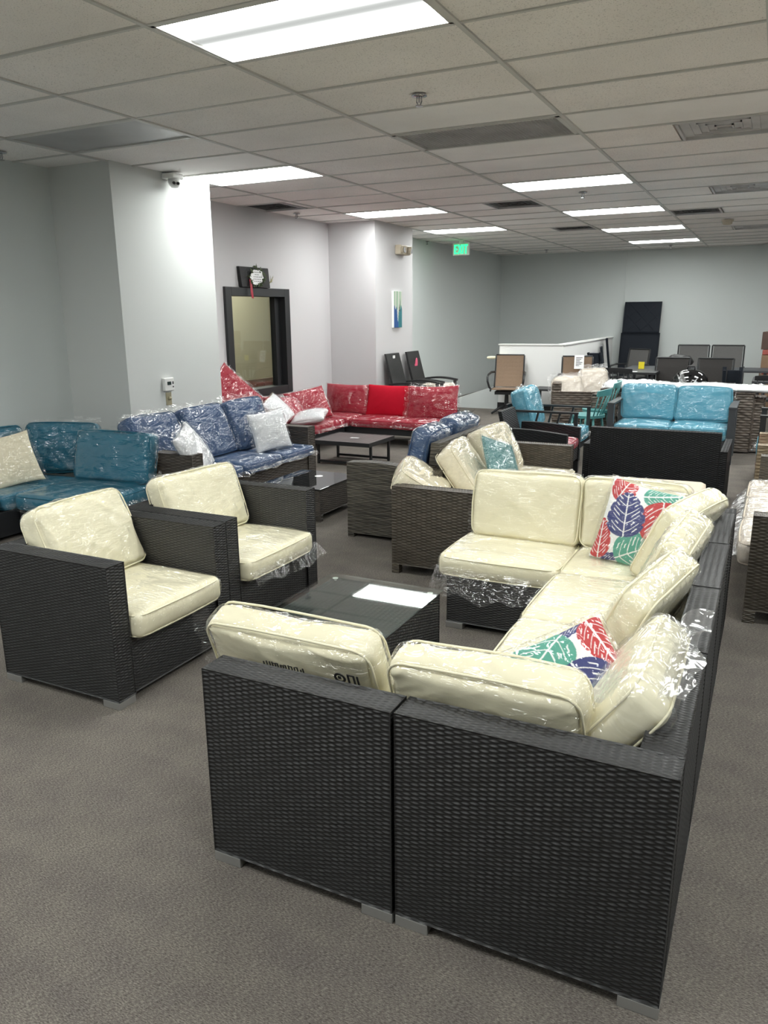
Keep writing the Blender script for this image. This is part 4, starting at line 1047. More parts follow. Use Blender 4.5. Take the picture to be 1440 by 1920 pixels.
# ------------------------------------------------------------------ red sectional
def metal_base(name, label, cat, loc, L_, D, rotz, zt=0.22, mat='blackmetal', zl=0.14, backh=0.0, group=None):
    t = thing(name, label, cat, loc, rotz, group)
    a, b = L_ / 2, D / 2
    f = MB(); f.box(-a, a, -b, -b + 0.04, zl, zt).box(-a, a, b - 0.04, b, zl, zt).box(-a, -a + 0.04, -b + 0.04, b - 0.04, zl, zt).box(a - 0.04, a, -b + 0.04, b - 0.04, zl, zt)
    n = int(L_ / 0.14)
    for k in range(1, n): f.box(-a + k * L_ / n - 0.03, -a + k * L_ / n + 0.03, -b + 0.04, b - 0.04, zt - 0.02, zt - 0.002)
    f.to('seat_frame', mat, t)
    for sx in (-1, 1):
        for sy in (-1, 1): MB().box(sx * (a - 0.10) - 0.022, sx * (a - 0.10) + 0.022, sy * (b - 0.03) - 0.022, sy * (b - 0.03) + 0.022, 0, zl + 0.001).to('leg', mat, t)
    if backh > 0:
        f = MB(); f.box(-a, -a + 0.04, b - 0.04, b, zt, backh).box(a - 0.04, a, b - 0.04, b, zt, backh).box(-a + 0.04, a - 0.04, b - 0.035, b - 0.005, backh - 0.05, backh); f.to('back_frame', mat, t)
    return t
GR = 'red sectional frames'
metal_base('sofa_section', 'low black metal frame under the red cushions along the back', 'sofa section', (-4.55, 9.10, 0), 1.92, 0.72, 0, group=GR, backh=0.42)
metal_base('sofa_section', 'low black metal frame under the red cushions along the window wall', 'sofa section', (-5.24, 7.86, 0), 1.66, 0.72, PI / 2, group=GR, backh=0.42)
GRC = 'red seat cushions in plastic'
for k, (x, y, w_, d_) in enumerate(((-5.16, 9.06, 0.66, 0.72), (-4.50, 9.06, 0.64, 0.72), (-3.89, 9.06, 0.60, 0.72), (-5.21, 8.30, 0.72, 0.72), (-5.21, 7.45, 0.72, 0.80))):
    o = cushion('seat_cushion', ['red seat cushion in the inner corner of the red sectional', 'red seat cushion under the unwrapped red pillow', 'red seat cushion at the right end of the red sectional', 'red seat cushion under the white pillow by the window', 'red seat cushion nearest the camera below the window'][k], 'cushion', 'red', w_, d_, 0.10, 71 + k, group=GRC, flaps=[('y-', 0.04, 0.03)] if k < 3 else [('x+', 0.05, 0.03)], wcrease=0.018)
    flat(o, x, y, 0.272)
GRP = 'red pillows in plastic'
def rp(label, loc, facing, tilt, roll=0, w_=0.66, d_=0.42, h_=0.17, seed=80, wrap='film', mat='red', flaps=(('x-', 0.04, 0.0), ('x+', 0.03, 0.0))):
    o = pillow('back_pillow', label, 'pillow', mat, w_, d_, h_, seed, wrap=wrap, flaps=flaps, group=GRP if wrap else None, pinch=0.05, crease=0.006, wcrease=0.022)
    return pose(o, loc, facing, tilt, roll)
rp('plastic wrapped red pillow in the corner by the recess wall', (-5.12, 9.22, 0.515), 270, 14, 0, 0.68, 0.40, seed=80)
rp('bright red pillow without plastic, middle of the red sectional', (-4.47, 9.20, 0.515), 270, 14, 0, 0.68, 0.42, seed=81, wrap=None, mat='redbare', flaps=())
rp('plastic wrapped red pillow at the right end of the red sectional', (-3.83, 9.12, 0.52), 272, 16, 3, 0.68, 0.44, seed=82, flaps=(('x-', 0.08, 0.0), ('y+', 0.05, 0.0), ('x+', 0.04, 0)))
rp('plastic wrapped red pillow below the right side of the window', (-5.30, 8.50, 0.50), 330, 22, 8, 0.58, 0.42, seed=83)
rp('plastic wrapped red pillow leaning at the middle of the window wall', (-5.32, 8.02, 0.48), -5, 38, -6, 0.60, 0.40, seed=84)
rp('tall red cushion standing on end in plastic against the window wall', (-5.42, 7.00, 0.66), -24, 16, 44, 0.74, 0.60, seed=85)
o = pillow('throw_pillow', 'white pillow lying on the red seat below the window', 'pillow', 'white', 0.42, 0.36, 0.15, 86, group=None, flaps=[('x-', 0.04, 0)]); flat(o, -5.04, 8.10, 0.41, 20, 10, -8)
o = pillow('throw_pillow', 'white pillow tucked between red cushions below the window', 'pillow', 'white', 0.38, 0.36, 0.13, 87, flaps=[('x-', 0.03, 0)]); pose(o, (-5.22, 7.70, 0.53), 0, 40, 20)

# ------------------------------------------------------------------ teal sectional in the left corner
GT = 'teal sectional frames'
metal_base('sofa_section', 'low black frame under the teal cushions beside the near pier', 'sofa section', (-4.66, 4.23, 0), 0.72, 0.70, 0, zt=0.215, zl=0.03, group=GT)
metal_base('sofa_section', 'low black frame under the teal cushions along the left wall', 'sofa section', (-5.35, 3.85, 0), 1.5, 0.64, PI / 2, zt=0.215, zl=0.03, group=GT)
GTC = 'teal cushions in plastic'
o = cushion('seat_cushion', 'teal seat cushion at the right end, plastic drooping at its near corner', 'cushion', 'teal', 0.78, 0.70, 0.115, 91, group=GTC, flaps=[('y-', 0.06, 0.05), ('x+', 0.07, 0.03)], puff=0.02); flat(o, -4.66, 4.22, 0.273, 4)
o = cushion('seat_cushion', 'teal seat cushion along the left wall, cut by the photo edge', 'cushion', 'teal', 0.66, 0.76, 0.115, 92, group=GTC, flaps=[('x+', 0.04, 0.03)], puff=0.02); flat(o, -5.36, 4.14, 0.273)
o = cushion('seat_cushion', 'teal seat cushion farthest left along the left wall', 'cushion', 'teal', 0.66, 0.72, 0.115, 93, group=GTC, puff=0.02); flat(o, -5.36, 3.38, 0.273)
back('teal back cushion at the right end of the teal sectional, loose plastic on top', (-4.66, 4.50, 0.335), 276, 14, 0.70, 0.40, 0.13, 94, mat='teal', wrap='film', group=GTC, flaps=[('y+', 0.05, 0.0), ('x+', 0.05, 0.0)], woff=0.009)
back('teal back cushion in the corner of the teal sectional', (-5.33, 4.62, 0.335), 300, 12, 0.60, 0.42, 0.13, 95, mat='teal', wrap='film', group=GTC, flaps=[('x-', 0.05, 0.0), ('y+', 0.05, 0.0)])
back('teal back cushion against the left wall behind the cream pillow', (-5.53, 4.05, 0.335), 0, 8, 0.70, 0.43, 0.13, 96, mat='teal', wrap='film', group=GTC)
o = pillow('throw_pillow', 'cream throw pillow in crinkled plastic on the teal sectional', 'pillow', 'ivory', 0.44, 0.42, 0.14, 97, flaps=[('x+', 0.03, 0), ('y+', 0.03, 0)], wcrease=0.02); pose(o, (-5.30, 4.05, 0.53), -25, 22, 8)
# crumpled sheet on the floor behind the armchair
nx_, ny_ = 40, 30; X_, Y_ = np.meshgrid(np.linspace(-1, 1, nx_), np.linspace(-1, 1, ny_))
P = np.stack([X_.ravel() * 0.5, Y_.ravel() * 0.36, np.zeros(X_.size)], 1)
P[:, 2] = 0.012 + 0.10 * np.clip((1 - X_.ravel() ** 2) * (1 - Y_.ravel() ** 2), 0, 1) ** 0.6 + ridged(P, 5, 9.0) * 0.06 * np.clip((1 - X_.ravel() ** 2) * (1 - Y_.ravel() ** 2), 0, 1) ** 0.3
i_ = np.arange(ny_ - 1)[:, None] * nx_ + np.arange(nx_ - 1)[None, :]
o = link('plastic_sheet', raw_mesh('plastic_sheet', P, np.stack([i_, i_ + 1, i_ + nx_ + 1, i_ + nx_], -1).reshape(-1, 4)), 'greysheet'); tag(o, 'crumpled grey plastic sheet on the carpet behind the nearest armchair', 'plastic sheet'); o.location = (-4.10, 3.15, 0.0)

# ------------------------------------------------------------------ black wicker loveseat seen from behind, ottoman
sofa('wicker_loveseat', 'black wicker loveseat seen from behind, past the cream sectional', 1.15, 0.74, 0.56, (-0.835, 7.10, 0), PI, 'wick_black_far', arm=0.055, bt=0.09, seat_z=0.30, zb=0.03, backH=0.665, armH=0.52)
o = cushion('seat_cushion', 'pale cushion on the black wicker loveseat, hidden by its back', 'cushion', 'beige', 0.92, 0.56, 0.10, 101); flat(o, -0.835, 7.14, 0.353)
t = thing('ottoman', 'black wicker ottoman topped by a beige cushion behind the far corner', 'ottoman', (-0.66, 5.69, 0))
MB().box(-0.30, 0.30, -0.32, 0.32, 0.04, 0.30, 0.006).to('base', 'wick_black', t)
for sx in (-1, 1):
    for sy in (-1, 1): MB().box(sx * 0.27 - 0.03, sx * 0.27 + 0.03, sy * 0.29 - 0.03, sy * 0.29 + 0.03, 0, 0.041).to('foot', 'silver', t)
o = cushion('seat_cushion', 'beige unwrapped cushion on the ottoman behind the far corner', 'cushion', 'beige', 0.62, 0.66, 0.10, 102, wrap=None, puff=0.012, crease=0.002); flat(o, -0.66, 5.70, 0.352, 2)

# ------------------------------------------------------------------ teal metal loveseat and armchair
def metal_sofa(name, label, cat, W_, D, loc, rotz, mat, armz=0.60, seatz=0.30, backz=0.66, group=None, legw=0.05, slats=0):
    t = thing(name, label, cat, loc, rotz, group); a, b = W_ / 2, D / 2
    f = MB(); f.box(-a + legw, a - legw, -b + 0.01, -b + 0.05, seatz - 0.07, seatz).box(-a + legw, a - legw, b - 0.06, b - 0.02, seatz - 0.07, seatz)
    for s in (-1, 1): f.box(min(s * (a - legw), s * (a - legw + 0.03)), max(s * (a - legw), s * (a - legw + 0.03)), -b + 0.05, b - 0.06, seatz - 0.06, seatz)
    n = int(W_ / 0.16)
    for k in range(1, n): f.box(-a + k * W_ / n - 0.02, -a + k * W_ / n + 0.02, -b + 0.05, b - 0.06, seatz - 0.03, seatz - 0.005)
    f.to('seat_frame', mat, t)
    for s in (-1, 1):
        x = s * (a - legw / 2)
        MB().box(x - legw / 2, x + legw / 2, -b, -b + legw, 0, armz).to('leg', mat, t)
        f = MB(); f.bar((x, b - legw / 2, 0), (x, b + 0.06, armz + 0.02), legw * 0.8, legw * 0.8, up=(1, 0, 0)); f.to('leg', mat, t)
        f = MB(); f.box(x - legw / 2 - 0.005, x + legw / 2 + 0.005, -b - 0.005, b + 0.08, armz, armz + 0.022, 0.003)
        for k in range(slats):
            y = -b + legw + (D - legw) * (k + 1) / (slats + 1); f.bar((x, y, seatz - 0.02), (x, y - 0.08, armz), 0.02, 0.02, up=(1, 0, 0))
        f.to('arm', mat, t)
    f = MB(); f.bar((-a + legw, b + 0.05, backz), (a - legw, b + 0.05, backz), 0.03, 0.05)
    for k in range(1, n): f.bar((-a + k * W_ / n, b - 0.03, seatz), (-a + k * W_ / n, b + 0.05, backz), 0.015, 0.03)
    f.to('backrest', mat, t)
    return t
metal_sofa('metal_loveseat', 'charcoal metal loveseat with two aqua seats, behind the black wicker back', 'sofa', 1.34, 0.66, (-0.98, 9.40, 0), 0, 'greymetal', armz=0.60, seatz=0.25, backz=0.62, legw=0.07)
GA = 'aqua cushions of the metal loveseat'
for k, s in enumerate((-1, 1)):
    o = cushion('seat_cushion', ['aqua seat cushion on the left half of the metal loveseat', 'aqua seat cushion on the right half of the metal loveseat'][k], 'cushion', 'aqua', 0.585, 0.62, 0.13, 111 + k, group=GA, flaps=[('y-', 0.04, 0.03)] + ([('x-', 0.06, 0.0)] if k == 0 else []), wcrease=0.018); flat(o, -0.98 + s * 0.298, 9.36, 0.318)
    back(['aqua back cushion on the left half of the metal loveseat', 'aqua back cushion on the right half of the metal loveseat'][k], (-0.98 + s * 0.302, 9.60, 0.385), 270, 14, 0.60, 0.40, 0.15, 113 + k, mat='aqua', wrap='film', group=GA, flaps=[('x-', 0.05, 0.0), ('x+', 0.05, 0.0), ('y+', 0.03, 0.0, -1, -0.6)], wcrease=0.022)
metal_sofa('metal_armchair', 'black metal armchair with aqua cushions facing right', 'armchair', 0.66, 0.74, (-2.17, 8.55, 0), PI / 2, 'blackmetal', armz=0.575, seatz=0.25, backz=0.62, legw=0.035, slats=2)
GA2 = 'aqua cushions of the metal armchair'
o = cushion('seat_cushion', 'aqua seat cushion on the black metal armchair', 'cushion', 'aqua', 0.62, 0.54, 0.14, 116, group=GA2, flaps=[('x+', 0.04, 0.02)], wcrease=0.018); flat(o, -2.10, 8.55, 0.323)
back('aqua back cushion on the black metal armchair', (-2.36, 8.55, 0.395), 0, 18, 0.54, 0.42, 0.16, 117, mat='aqua', wrap='film', group=GA2, flaps=[('y+', 0.06, 0.0, -1, 0.2)], wcrease=0.022)
# small black wicker chair with red seat
t = thing('wicker_armchair', 'black wicker armchair with a red seat cushion behind the cream sofa arm', 'armchair', (-2.05, 7.75, 0), PI / 2)
for s in (-1, 1):
    f = MB(); n = 10; x0, x1 = sorted((s * 0.31, s * 0.25)); pts = []
    for k in range(n + 1): u = k / n; pts.append((x0, -0.33 + 0.62 * u, 0.47 + 0.035 * math.sin(u * PI * 0.6)))
    pts += [(x0, 0.29, 0.12), (x0, -0.33, 0.12)]
    f.poly(pts, x1 - x0, (1, 0, 0)); f.to('arm', 'wick_black_far', t)
    for y in (-0.30, 0.27): MB().box(s * 0.28 - 0.025, s * 0.28 + 0.025, y - 0.025, y + 0.025, 0, 0.121).to('leg', 'blackmetal', t)
f = MB(); f.hexa([(-0.25, 0.22, 0.15), (0.25, 0.22, 0.15), (0.25, 0.27, 0.15), (-0.25, 0.27, 0.15), (-0.23, 0.36, 0.66), (0.23, 0.36, 0.66), (0.23, 0.40, 0.66), (-0.23, 0.40, 0.66)], 0.006); f.to('backrest', 'wick_black_far', t)
MB().box(-0.25, 0.25, -0.32, 0.22, 0.15, 0.28).to('seat_base', 'wick_black_far', t)
o = cushion('seat_cushion', 'red seat cushion on the small black wicker armchair', 'cushion', 'red', 0.56, 0.48, 0.09, 118); flat(o, -2.00, 7.75, 0.328)

# turquoise spindle chairs
def spindle_chair(label, loc, rotz, mat, group, H=0.84):
    t = thing('spindle_chair', label, 'chair', loc, rotz, group)
    f = MB(); n = 24; prof = [(0.215 * (1 + 0.06 * math.sin(2 * PI * k / n)) * math.cos(2 * PI * k / n), 0.20 * math.sin(2 * PI * k / n)) for k in range(n)]
    f.poly([(x, y, 0.415) for x, y in prof], 0.03, (0, 0, 1)); f.to('seat', mat, t)
    for sx, sy in ((-1, -1), (1, -1), (-1, 1), (1, 1)):
        f = MB(); f.tube([(sx * 0.14, sy * 0.12, 0.417), (sx * 0.19, sy * 0.17, 0)], [0.016, 0.013], 8); f.to('leg', mat, t, True)
    for k in range(6):
        u = (k / 5 - 0.5) * 2; f = MB(); f.tube([(u * 0.16, 0.16 - 0.03 * u * u, 0.44), (u * 0.20, 0.25 - 0.05 * u * u, H - 0.05)], 0.0075, 6); f.to('spindle', mat, t, True)
    rows = []
    for z in (H - 0.06, H - 0.02, H): rows.append([(u / 6 * 0.23, 0.255 - 0.06 * (u / 6) ** 2 + (z - H) * 0.2, z + (0.018 * (1 - (u / 6) ** 2) if z == H else 0)) for u in range(-6, 7)])
    f = MB(); f.slab(rows, 0.018); f.to('crest_rail', mat, t)
    return t
GTQ = 'turquoise spindle chairs'
spindle_chair('turquoise spindle back chair nearer the camera, facing left', (-1.93, 9.35, 0), -PI / 2 - 0.15, 'turq', GTQ, 0.74)
spindle_chair('turquoise spindle back chair behind the other one', (-1.92, 9.95, 0), -PI / 2 + 0.1, 'turq', GTQ, 0.78)

# chunky wicker armchair with bagged cushions, chunky wicker sofa
t = thing('wicker_armchair', 'chunky brown wicker armchair holding bagged white cushions', 'armchair', (-2.32, 10.75, 0), PI / 2 + 0.2)
f = MB(); f.hexa([(-0.36, -0.34, 0.08), (0.36, -0.34, 0.08), (0.36, 0.34, 0.08), (-0.36, 0.34, 0.08), (-0.40, -0.36, 0.34), (0.40, -0.36, 0.34), (0.40, 0.38, 0.34), (-0.40, 0.38, 0.34)], 0.01); f.to('seat_base', 'wick_chunky', t)
for s in (-1, 1):
    x0, x1 = sorted((s * 0.40, s * 0.30)); woven('arm', t, [(x0, x1, -0.36, 0.38, 0.34, 0.60)], 'wick_chunky_mesh', CW=0.060, RH=0.030, AMP=0.018, res=(8, 6))
f = MB(); f.box(-0.30, 0.30, 0.26, 0.38, 0.34, 0.72, 0.02); f.to('backrest', 'wick_chunky', t)
for sx in (-1, 1):
    for sy in (-1, 1): MB().box(sx * 0.31 - 0.03, sx * 0.31 + 0.03, sy * 0.29 - 0.03, sy * 0.29 + 0.03, 0, 0.081).to('foot', 'blackpl', t)
GW = 'bagged white cushions on the chunky wicker armchair'
back('bagged white cushion on the left of the chunky wicker armchair', (-2.46, 10.60, 0.42), -60, 20, 0.40, 0.36, 0.15, 121, mat='beige', wrap='filmhazy', group=GW, flaps=[('y+', 0.06, 0), ('x-', 0.06, 0)], wcrease=0.05, woff=0.02, lump=0.025, r=0.07)
back('bagged white cushion standing taller on the chunky wicker armchair', (-2.20, 10.88, 0.46), -70, 16, 0.38, 0.42, 0.15, 122, mat='beige', wrap='filmhazy', group=GW, flaps=[('y+', 0.06, 0)], wcrease=0.05, woff=0.02, lump=0.025, r=0.07)
t = thing('wicker_sofa', 'chunky brown wicker sofa behind the aqua metal loveseat', 'sofa', (-1.03, 10.25, 0), 0)
woven('seat_base', t, [(-0.66, 0.66, -0.33, 0.25, 0.03, 0.36)], 'wick_chunky_mesh', CW=0.060, RH=0.030, AMP=0.018, res=(8, 6))
for s in (-1, 1):
    x0, x1 = sorted((s * 0.87, s * 0.66)); woven('arm', t, [(x0, x1, -0.36, 0.36, 0.02, 0.70)], 'wick_chunky_mesh', CW=0.060, RH=0.030, AMP=0.018, res=(8, 6))
woven('backrest', t, [(-0.66, 0.66, 0.25, 0.36, 0.03, 0.70)], 'wick_chunky_mesh', CW=0.060, RH=0.030, AMP=0.018, res=(8, 6))
woven('side_panel', t, [(0.871, 0.99, -0.30, 0.34, 0.02, 0.62)], 'wick_chunky_mesh', CW=0.060, RH=0.030, AMP=0.018, res=(8, 6))
woven('side_panel', t, [(-0.99, -0.871, -0.30, 0.34, 0.02, 0.62)], 'wick_chunky_mesh', CW=0.060, RH=0.030, AMP=0.018, res=(8, 6))
GWS = 'bagged white cushions on the chunky wicker sofa'
o = cushion('seat_cushion', 'bagged white cushion laid across the left of the chunky wicker sofa', 'cushion', 'white', 1.0, 0.46, 0.055, 123, wrap='filmhazy', group=GWS, flaps=[('x+', 0.08, -0.08), ('y-', 0.05, 0.02)], wcrease=0.05, woff=0.008, lump=0.014, piping=False); flat(o, -1.40, 10.22, 0.732, 3)
o = cushion('seat_cushion', 'bagged white cushion laid across the right of the chunky wicker sofa', 'cushion', 'white', 0.95, 0.46, 0.045, 124, wrap='filmhazy', group=GWS, flaps=[('x+', 0.12, -0.08), ('x-', 0.10, -0.16)], wcrease=0.05, woff=0.008, lump=0.014, piping=False); flat(o, -0.46, 10.24, 0.724, -3)

# ------------------------------------------------------------------ black arm chairs behind the red sofa
def dining_chair(label, loc, rotz, group, tagmat):
    t = thing('dining_chair', label, 'chair', loc, rotz, group)
    f = MB(); f.hexa([(-0.23, 0.16, 0.40), (0.23, 0.16, 0.40), (0.23, 0.20, 0.40), (-0.23, 0.20, 0.40), (-0.22, 0.34, 1.07), (0.22, 0.34, 1.07), (0.22, 0.37, 1.07), (-0.22, 0.37, 1.07)], 0.004); b_ = f.to('backrest', 'wick_black', t)
    MB().box(-0.24, 0.24, -0.26, 0.20, 0.37, 0.41, 0.004).to('seat', 'wick_black', t)
    for s in (-1, 1):
        MB().box(s * 0.265 - 0.02, s * 0.265 + 0.02, -0.27, -0.23, 0, 0.63).to('leg', 'blackmetal', t)
        MB().box(s * 0.265 - 0.02, s * 0.265 + 0.02, 0.18, 0.22, 0, 0.63).to('leg', 'blackmetal', t)
        f = MB(); n = 8; rows = [[(s * 0.265 - 0.025, -0.29 + 0.56 * k / n, 0.64 + 0.03 * math.sin(k / n * PI)), (s * 0.265 + 0.025, -0.29 + 0.56 * k / n, 0.64 + 0.03 * math.sin(k / n * PI))] for k in range(n + 1)]
        f.slab(rows, 0.03); f.to('arm', 'blackmetal', t)
    f = MB()
    if tagmat == 'pink': f.poly([(0.02 + 0.04 * math.cos(a) - (0.03 if 3.4 < a < 4.6 else 0), 0.286, 0.90 + 0.075 * math.sin(a)) for a in [k * 2 * PI / 14 for k in range(14)]], 0.004, (0, -1, 0))
    else: f.box(-0.03, 0.03, 0.315, 0.325, 1.0, 1.04)
    f.to('tag', tagmat, b_)
    return t
GD = 'black wicker chairs behind the red sectional'
dining_chair('high backed black wicker chair with a small white tag, against the far pier', (-4.62, 10.30, 0), PI / 2, GD, 'paper')
dining_chair('high backed black wicker chair with a pink tag, second along the far pier', (-4.60, 10.96, 0), PI / 2, GD, 'pink')
GDC = 'beige cushions stacked on the black wicker chairs'
o = cushion('seat_cushion', 'beige cushion in plastic on the chair with the white tag', 'cushion', 'beige', 0.46, 0.46, 0.12, 131, group=GDC, flaps=[('x+', 0.05, 0.0)]); flat(o, -4.55, 10.30, 0.475, 0)
o = cushion('seat_cushion', 'lower beige cushion in plastic on the chair with the pink tag', 'cushion', 'beige', 0.46, 0.46, 0.09, 132, group=GDC); flat(o, -4.53, 10.96, 0.46, 0)
o = cushion('seat_cushion', 'upper beige cushion in plastic on the chair with the pink tag', 'cushion', 'beige', 0.44, 0.44, 0.08, 133, group=GDC); flat(o, -4.53, 10.96, 0.55, 4)
# swivel chairs
def swivel(label, loc, rotz, group):
    t = thing('swivel_chair', label, 'chair', loc, rotz, group)
    def arc(y0, z0, y1, z1, bow, n=8): return [(y0 + (y1 - y0) * k / n + bow * math.sin(PI * k / n), z0 + (z1 - z0) * k / n) for k in range(n + 1)]
    bp = arc(0.20, 0.42, 0.34, 0.93, 0.03)
    f = MB(); f.slab([[(-0.225, y, z), (0.225, y, z)] for y, z in bp], 0.012); f.to('back_sling', 'sling', t)
    sp = arc(-0.25, 0.41, 0.20, 0.40, 0.0)
    f = MB(); f.slab([[(-0.225, y, z), (0.225, y, z - 0.0)] for y, z in sp], 0.012); f.to('seat_sling', 'sling', t)
    for s in (-1, 1):
        f = MB(); f.tube([(s * 0.235, -0.27, 0.385)] + [(s * 0.235, y, z) for y, z in sp] + [(s * 0.235, y, z) for y, z in bp], 0.014, 8); f.to('side_rail', 'blackmetal', t, True)
        f = MB(); f.tube([(s * 0.245, 0.27, 0.66), (s * 0.28, 0.12, 0.665), (s * 0.295, -0.10, 0.64), (s * 0.295, -0.20, 0.61), (s * 0.29, -0.225, 0.54), (s * 0.265, -0.19, 0.44), (s * 0.24, -0.14, 0.40)], 0.017, 8); f.to('arm', 'blackmetal', t, True)
    MB().tube([(-0.235, 0.345, 0.935), (0.235, 0.345, 0.935)], 0.014, 8).to('top_rail', 'blackmetal', t, True)
    f = MB(); f.tube([(0, 0, 0.10), (0, 0, 0.32)], [0.04, 0.03], 12).box(-0.18, 0.18, -0.16, 0.16, 0.32, 0.37); f.to('pedestal', 'blackmetal', t)
    for k in range(4):
        a = PI / 4 + k * PI / 2; f = MB(); f.tube([(0.02 * math.cos(a), 0.02 * math.sin(a), 0.14), (0.16 * math.cos(a), 0.16 * math.sin(a), 0.09), (0.30 * math.cos(a), 0.30 * math.sin(a), 0.018)], [0.022, 0.02, 0.017], 8); f.to('leg', 'blackmetal', t, True)
    return t
GSW = 'tan sling swivel chairs'
swivel('tan sling swivel chair in front of the white half wall, fully visible', (-3.93, 12.52, 0), 0.18, GSW)
s2 = swivel('tan sling swivel chair with a paper sheet on its back, partly hidden', (-2.76, 12.40, 0), 0.22, GSW)
f = MB(); f.box(-0.075, 0.075, -0.004, 0.0, -0.2, 0.02); o = f.to('price_sheet', 'paper'); tag(o, 'printed white sheet hung on the back of the hidden swivel chair', 'paper'); o.location = (-2.80, 12.70, 0.94); o.rotation_euler = (math.radians(-12), 0, 0.22)
f = MB()
for k in range(6): f.box(-0.05, 0.05 - 0.02 * (k % 3), -0.0052, -0.004, -0.03 - k * 0.025, -0.02 - k * 0.025)
f.to('lettering', 'ink', o)
# cream round-edged counter end by the half wall and side table
t = thing('wall_shelf', 'small cream rounded shelf sticking out left of the swivel chair', 'shelf', (-4.25, 12.96, 0.86))
MB().box(-0.17, 0.16, -0.08, 0.08, 0.0, 0.045, 0.02, 3).to('top', 'cream', t); MB().bar((0.05, 0.04, 0.0), (0.05, 0.04, -0.10), 0.03, 0.06).to('bracket', 'cream', t)
t = thing('side_table', 'low black side table between the two swivel chairs', 'table', (-3.20, 12.62, 0))
MB().box(-0.28, 0.28, -0.25, 0.25, 0.40, 0.43, 0.004).to('tabletop', 'blackmetal', t)
for sx in (-1, 1):
    for sy in (-1, 1): MB().box(sx * 0.25 - 0.018, sx * 0.25 + 0.018, sy * 0.22 - 0.018, sy * 0.22 + 0.018, 0, 0.401).to('leg', 'blackmetal', t)

# ------------------------------------------------------------------ back of the showroom
t = thing('tabletop_panel', 'upper square black table top with a diamond pattern, leaning on the back wall', 'table top', (-2.52, 17.02, 1.20), 0.0)
f = MB(); f.hexa([(-0.37, -0.06, 0), (0.36, -0.06, 0), (0.36, -0.02, 0), (-0.37, -0.02, 0), (-0.375, 0.14, 0.62), (0.355, 0.14, 0.62), (0.355, 0.18, 0.62), (-0.375, 0.18, 0.62)], 0.004); pb = f.to('panel', 'navypanel', t)
f = MB()
for k in (-1, 0, 1):
    for s in (-1, 1):
        x0 = -0.26 * s + k * 0.26; x1 = x0 + 0.5 * s
        def pt(x, v): return (x * 1.0, -0.064 + 0.2 * v, 0.62 * v)
        v0, v1 = 0.08, 0.92
        xa_, xb_ = x0, x0 + 0.52 * s
        # clip to the panel
        def clip(xa, va, xb, vb):
            if xa > xb: xa, va, xb, vb = xb, vb, xa, va
            lo, hi = -0.31, 0.31
            if xb <= lo or xa >= hi: return None
            if xa < lo: va = va + (vb - va) * (lo - xa) / (xb - xa); xa = lo
            if xb > hi: vb = va + (vb - va) * (hi - xa) / (xb - xa); xb = hi
            return xa, va, xb, vb
        c_ = clip(xa_, v0, xb_, v1)
        if c_: f.bar(pt(c_[0], c_[1]), pt(c_[2], c_[3]), 0.022, 0.006, up=(0, 1, 0))
for e in (((-0.33, 0.03), (0.33, 0.03)), ((-0.33, 0.97), (0.33, 0.97)), ((-0.33, 0.03), (-0.33, 0.97)), ((0.34, 0.03), (0.34, 0.97))):
    f.bar((e[0][0], -0.064 + 0.2 * e[0][1], 0.62 * e[0][1]), (e[1][0], -0.064 + 0.2 * e[1][1], 0.62 * e[1][1]), 0.03, 0.008, up=(0, 1, 0))
f.to('lattice', 'navypanel', t)
t = thing('tabletop_panel', 'lower square black table top standing on the floor by the back wall', 'table top', (-2.50, 16.72, 0))
f = MB(); f.hexa([(-0.40, -0.05, 0), (0.36, -0.05, 0), (0.36, -0.005, 0), (-0.40, -0.005, 0), (-0.41, 0.26, 1.2), (0.36, 0.26, 1.2), (0.36, 0.305, 1.2), (-0.41, 0.305, 1.2)], 0.004); f.to('panel', 'navypanel', t)
f = MB(); f.bar((-0.38, -0.02, 0.12), (-0.39, 0.245, 1.18), 0.02, 0.01, up=(1, 0, 0)).bar((0.34, -0.02, 0.12), (0.345, 0.245, 1.18), 0.02, 0.01, up=(1, 0, 0)).bar((-0.385, 0.243, 1.175), (0.34, 0.243, 1.175), 0.012, 0.02); f.to('rim', 'navypanel', t)
for k, (x, z, lab) in enumerate(((-3.02, 1.12, 'tall thin black board leaning on the half wall near the back'), (-2.98, 0.98, 'shorter thin black board leaning beside the tall one'))):
    t = thing('leaning_board', lab, 'board', (x + 0.16, 16.0 - k * 0.7, 0))
    f = MB(); f.hexa([(0.03, -0.28, 0), (0.065, -0.28, 0), (-0.03, 0.28, 0), (-0.065, 0.28, 0), (-0.12, -0.28, z), (-0.085, -0.28, z), (-0.18, 0.28, z), (-0.215, 0.28, z)], 0.003); f.to('board', 'navypanel', t)
def table(label, loc, rotz, Lx, Ly, H, mat='blackmetal', leg=0.045, group=None, name='dining_table'):
    t = thing(name, label, 'table', loc, rotz, group)
    MB().box(-Lx / 2, Lx / 2, -Ly / 2, Ly / 2, H - 0.035, H, 0.004).to('tabletop', mat, t)
    for sx in (-1, 1):
        for sy in (-1, 1): MB().box(sx * (Lx / 2 - 0.06) - leg / 2, sx * (Lx / 2 - 0.06) + leg / 2, sy * (Ly / 2 - 0.06) - leg / 2, sy * (Ly / 2 - 0.06) + leg / 2, 0, H - 0.034).to('leg', mat, t)
    return t
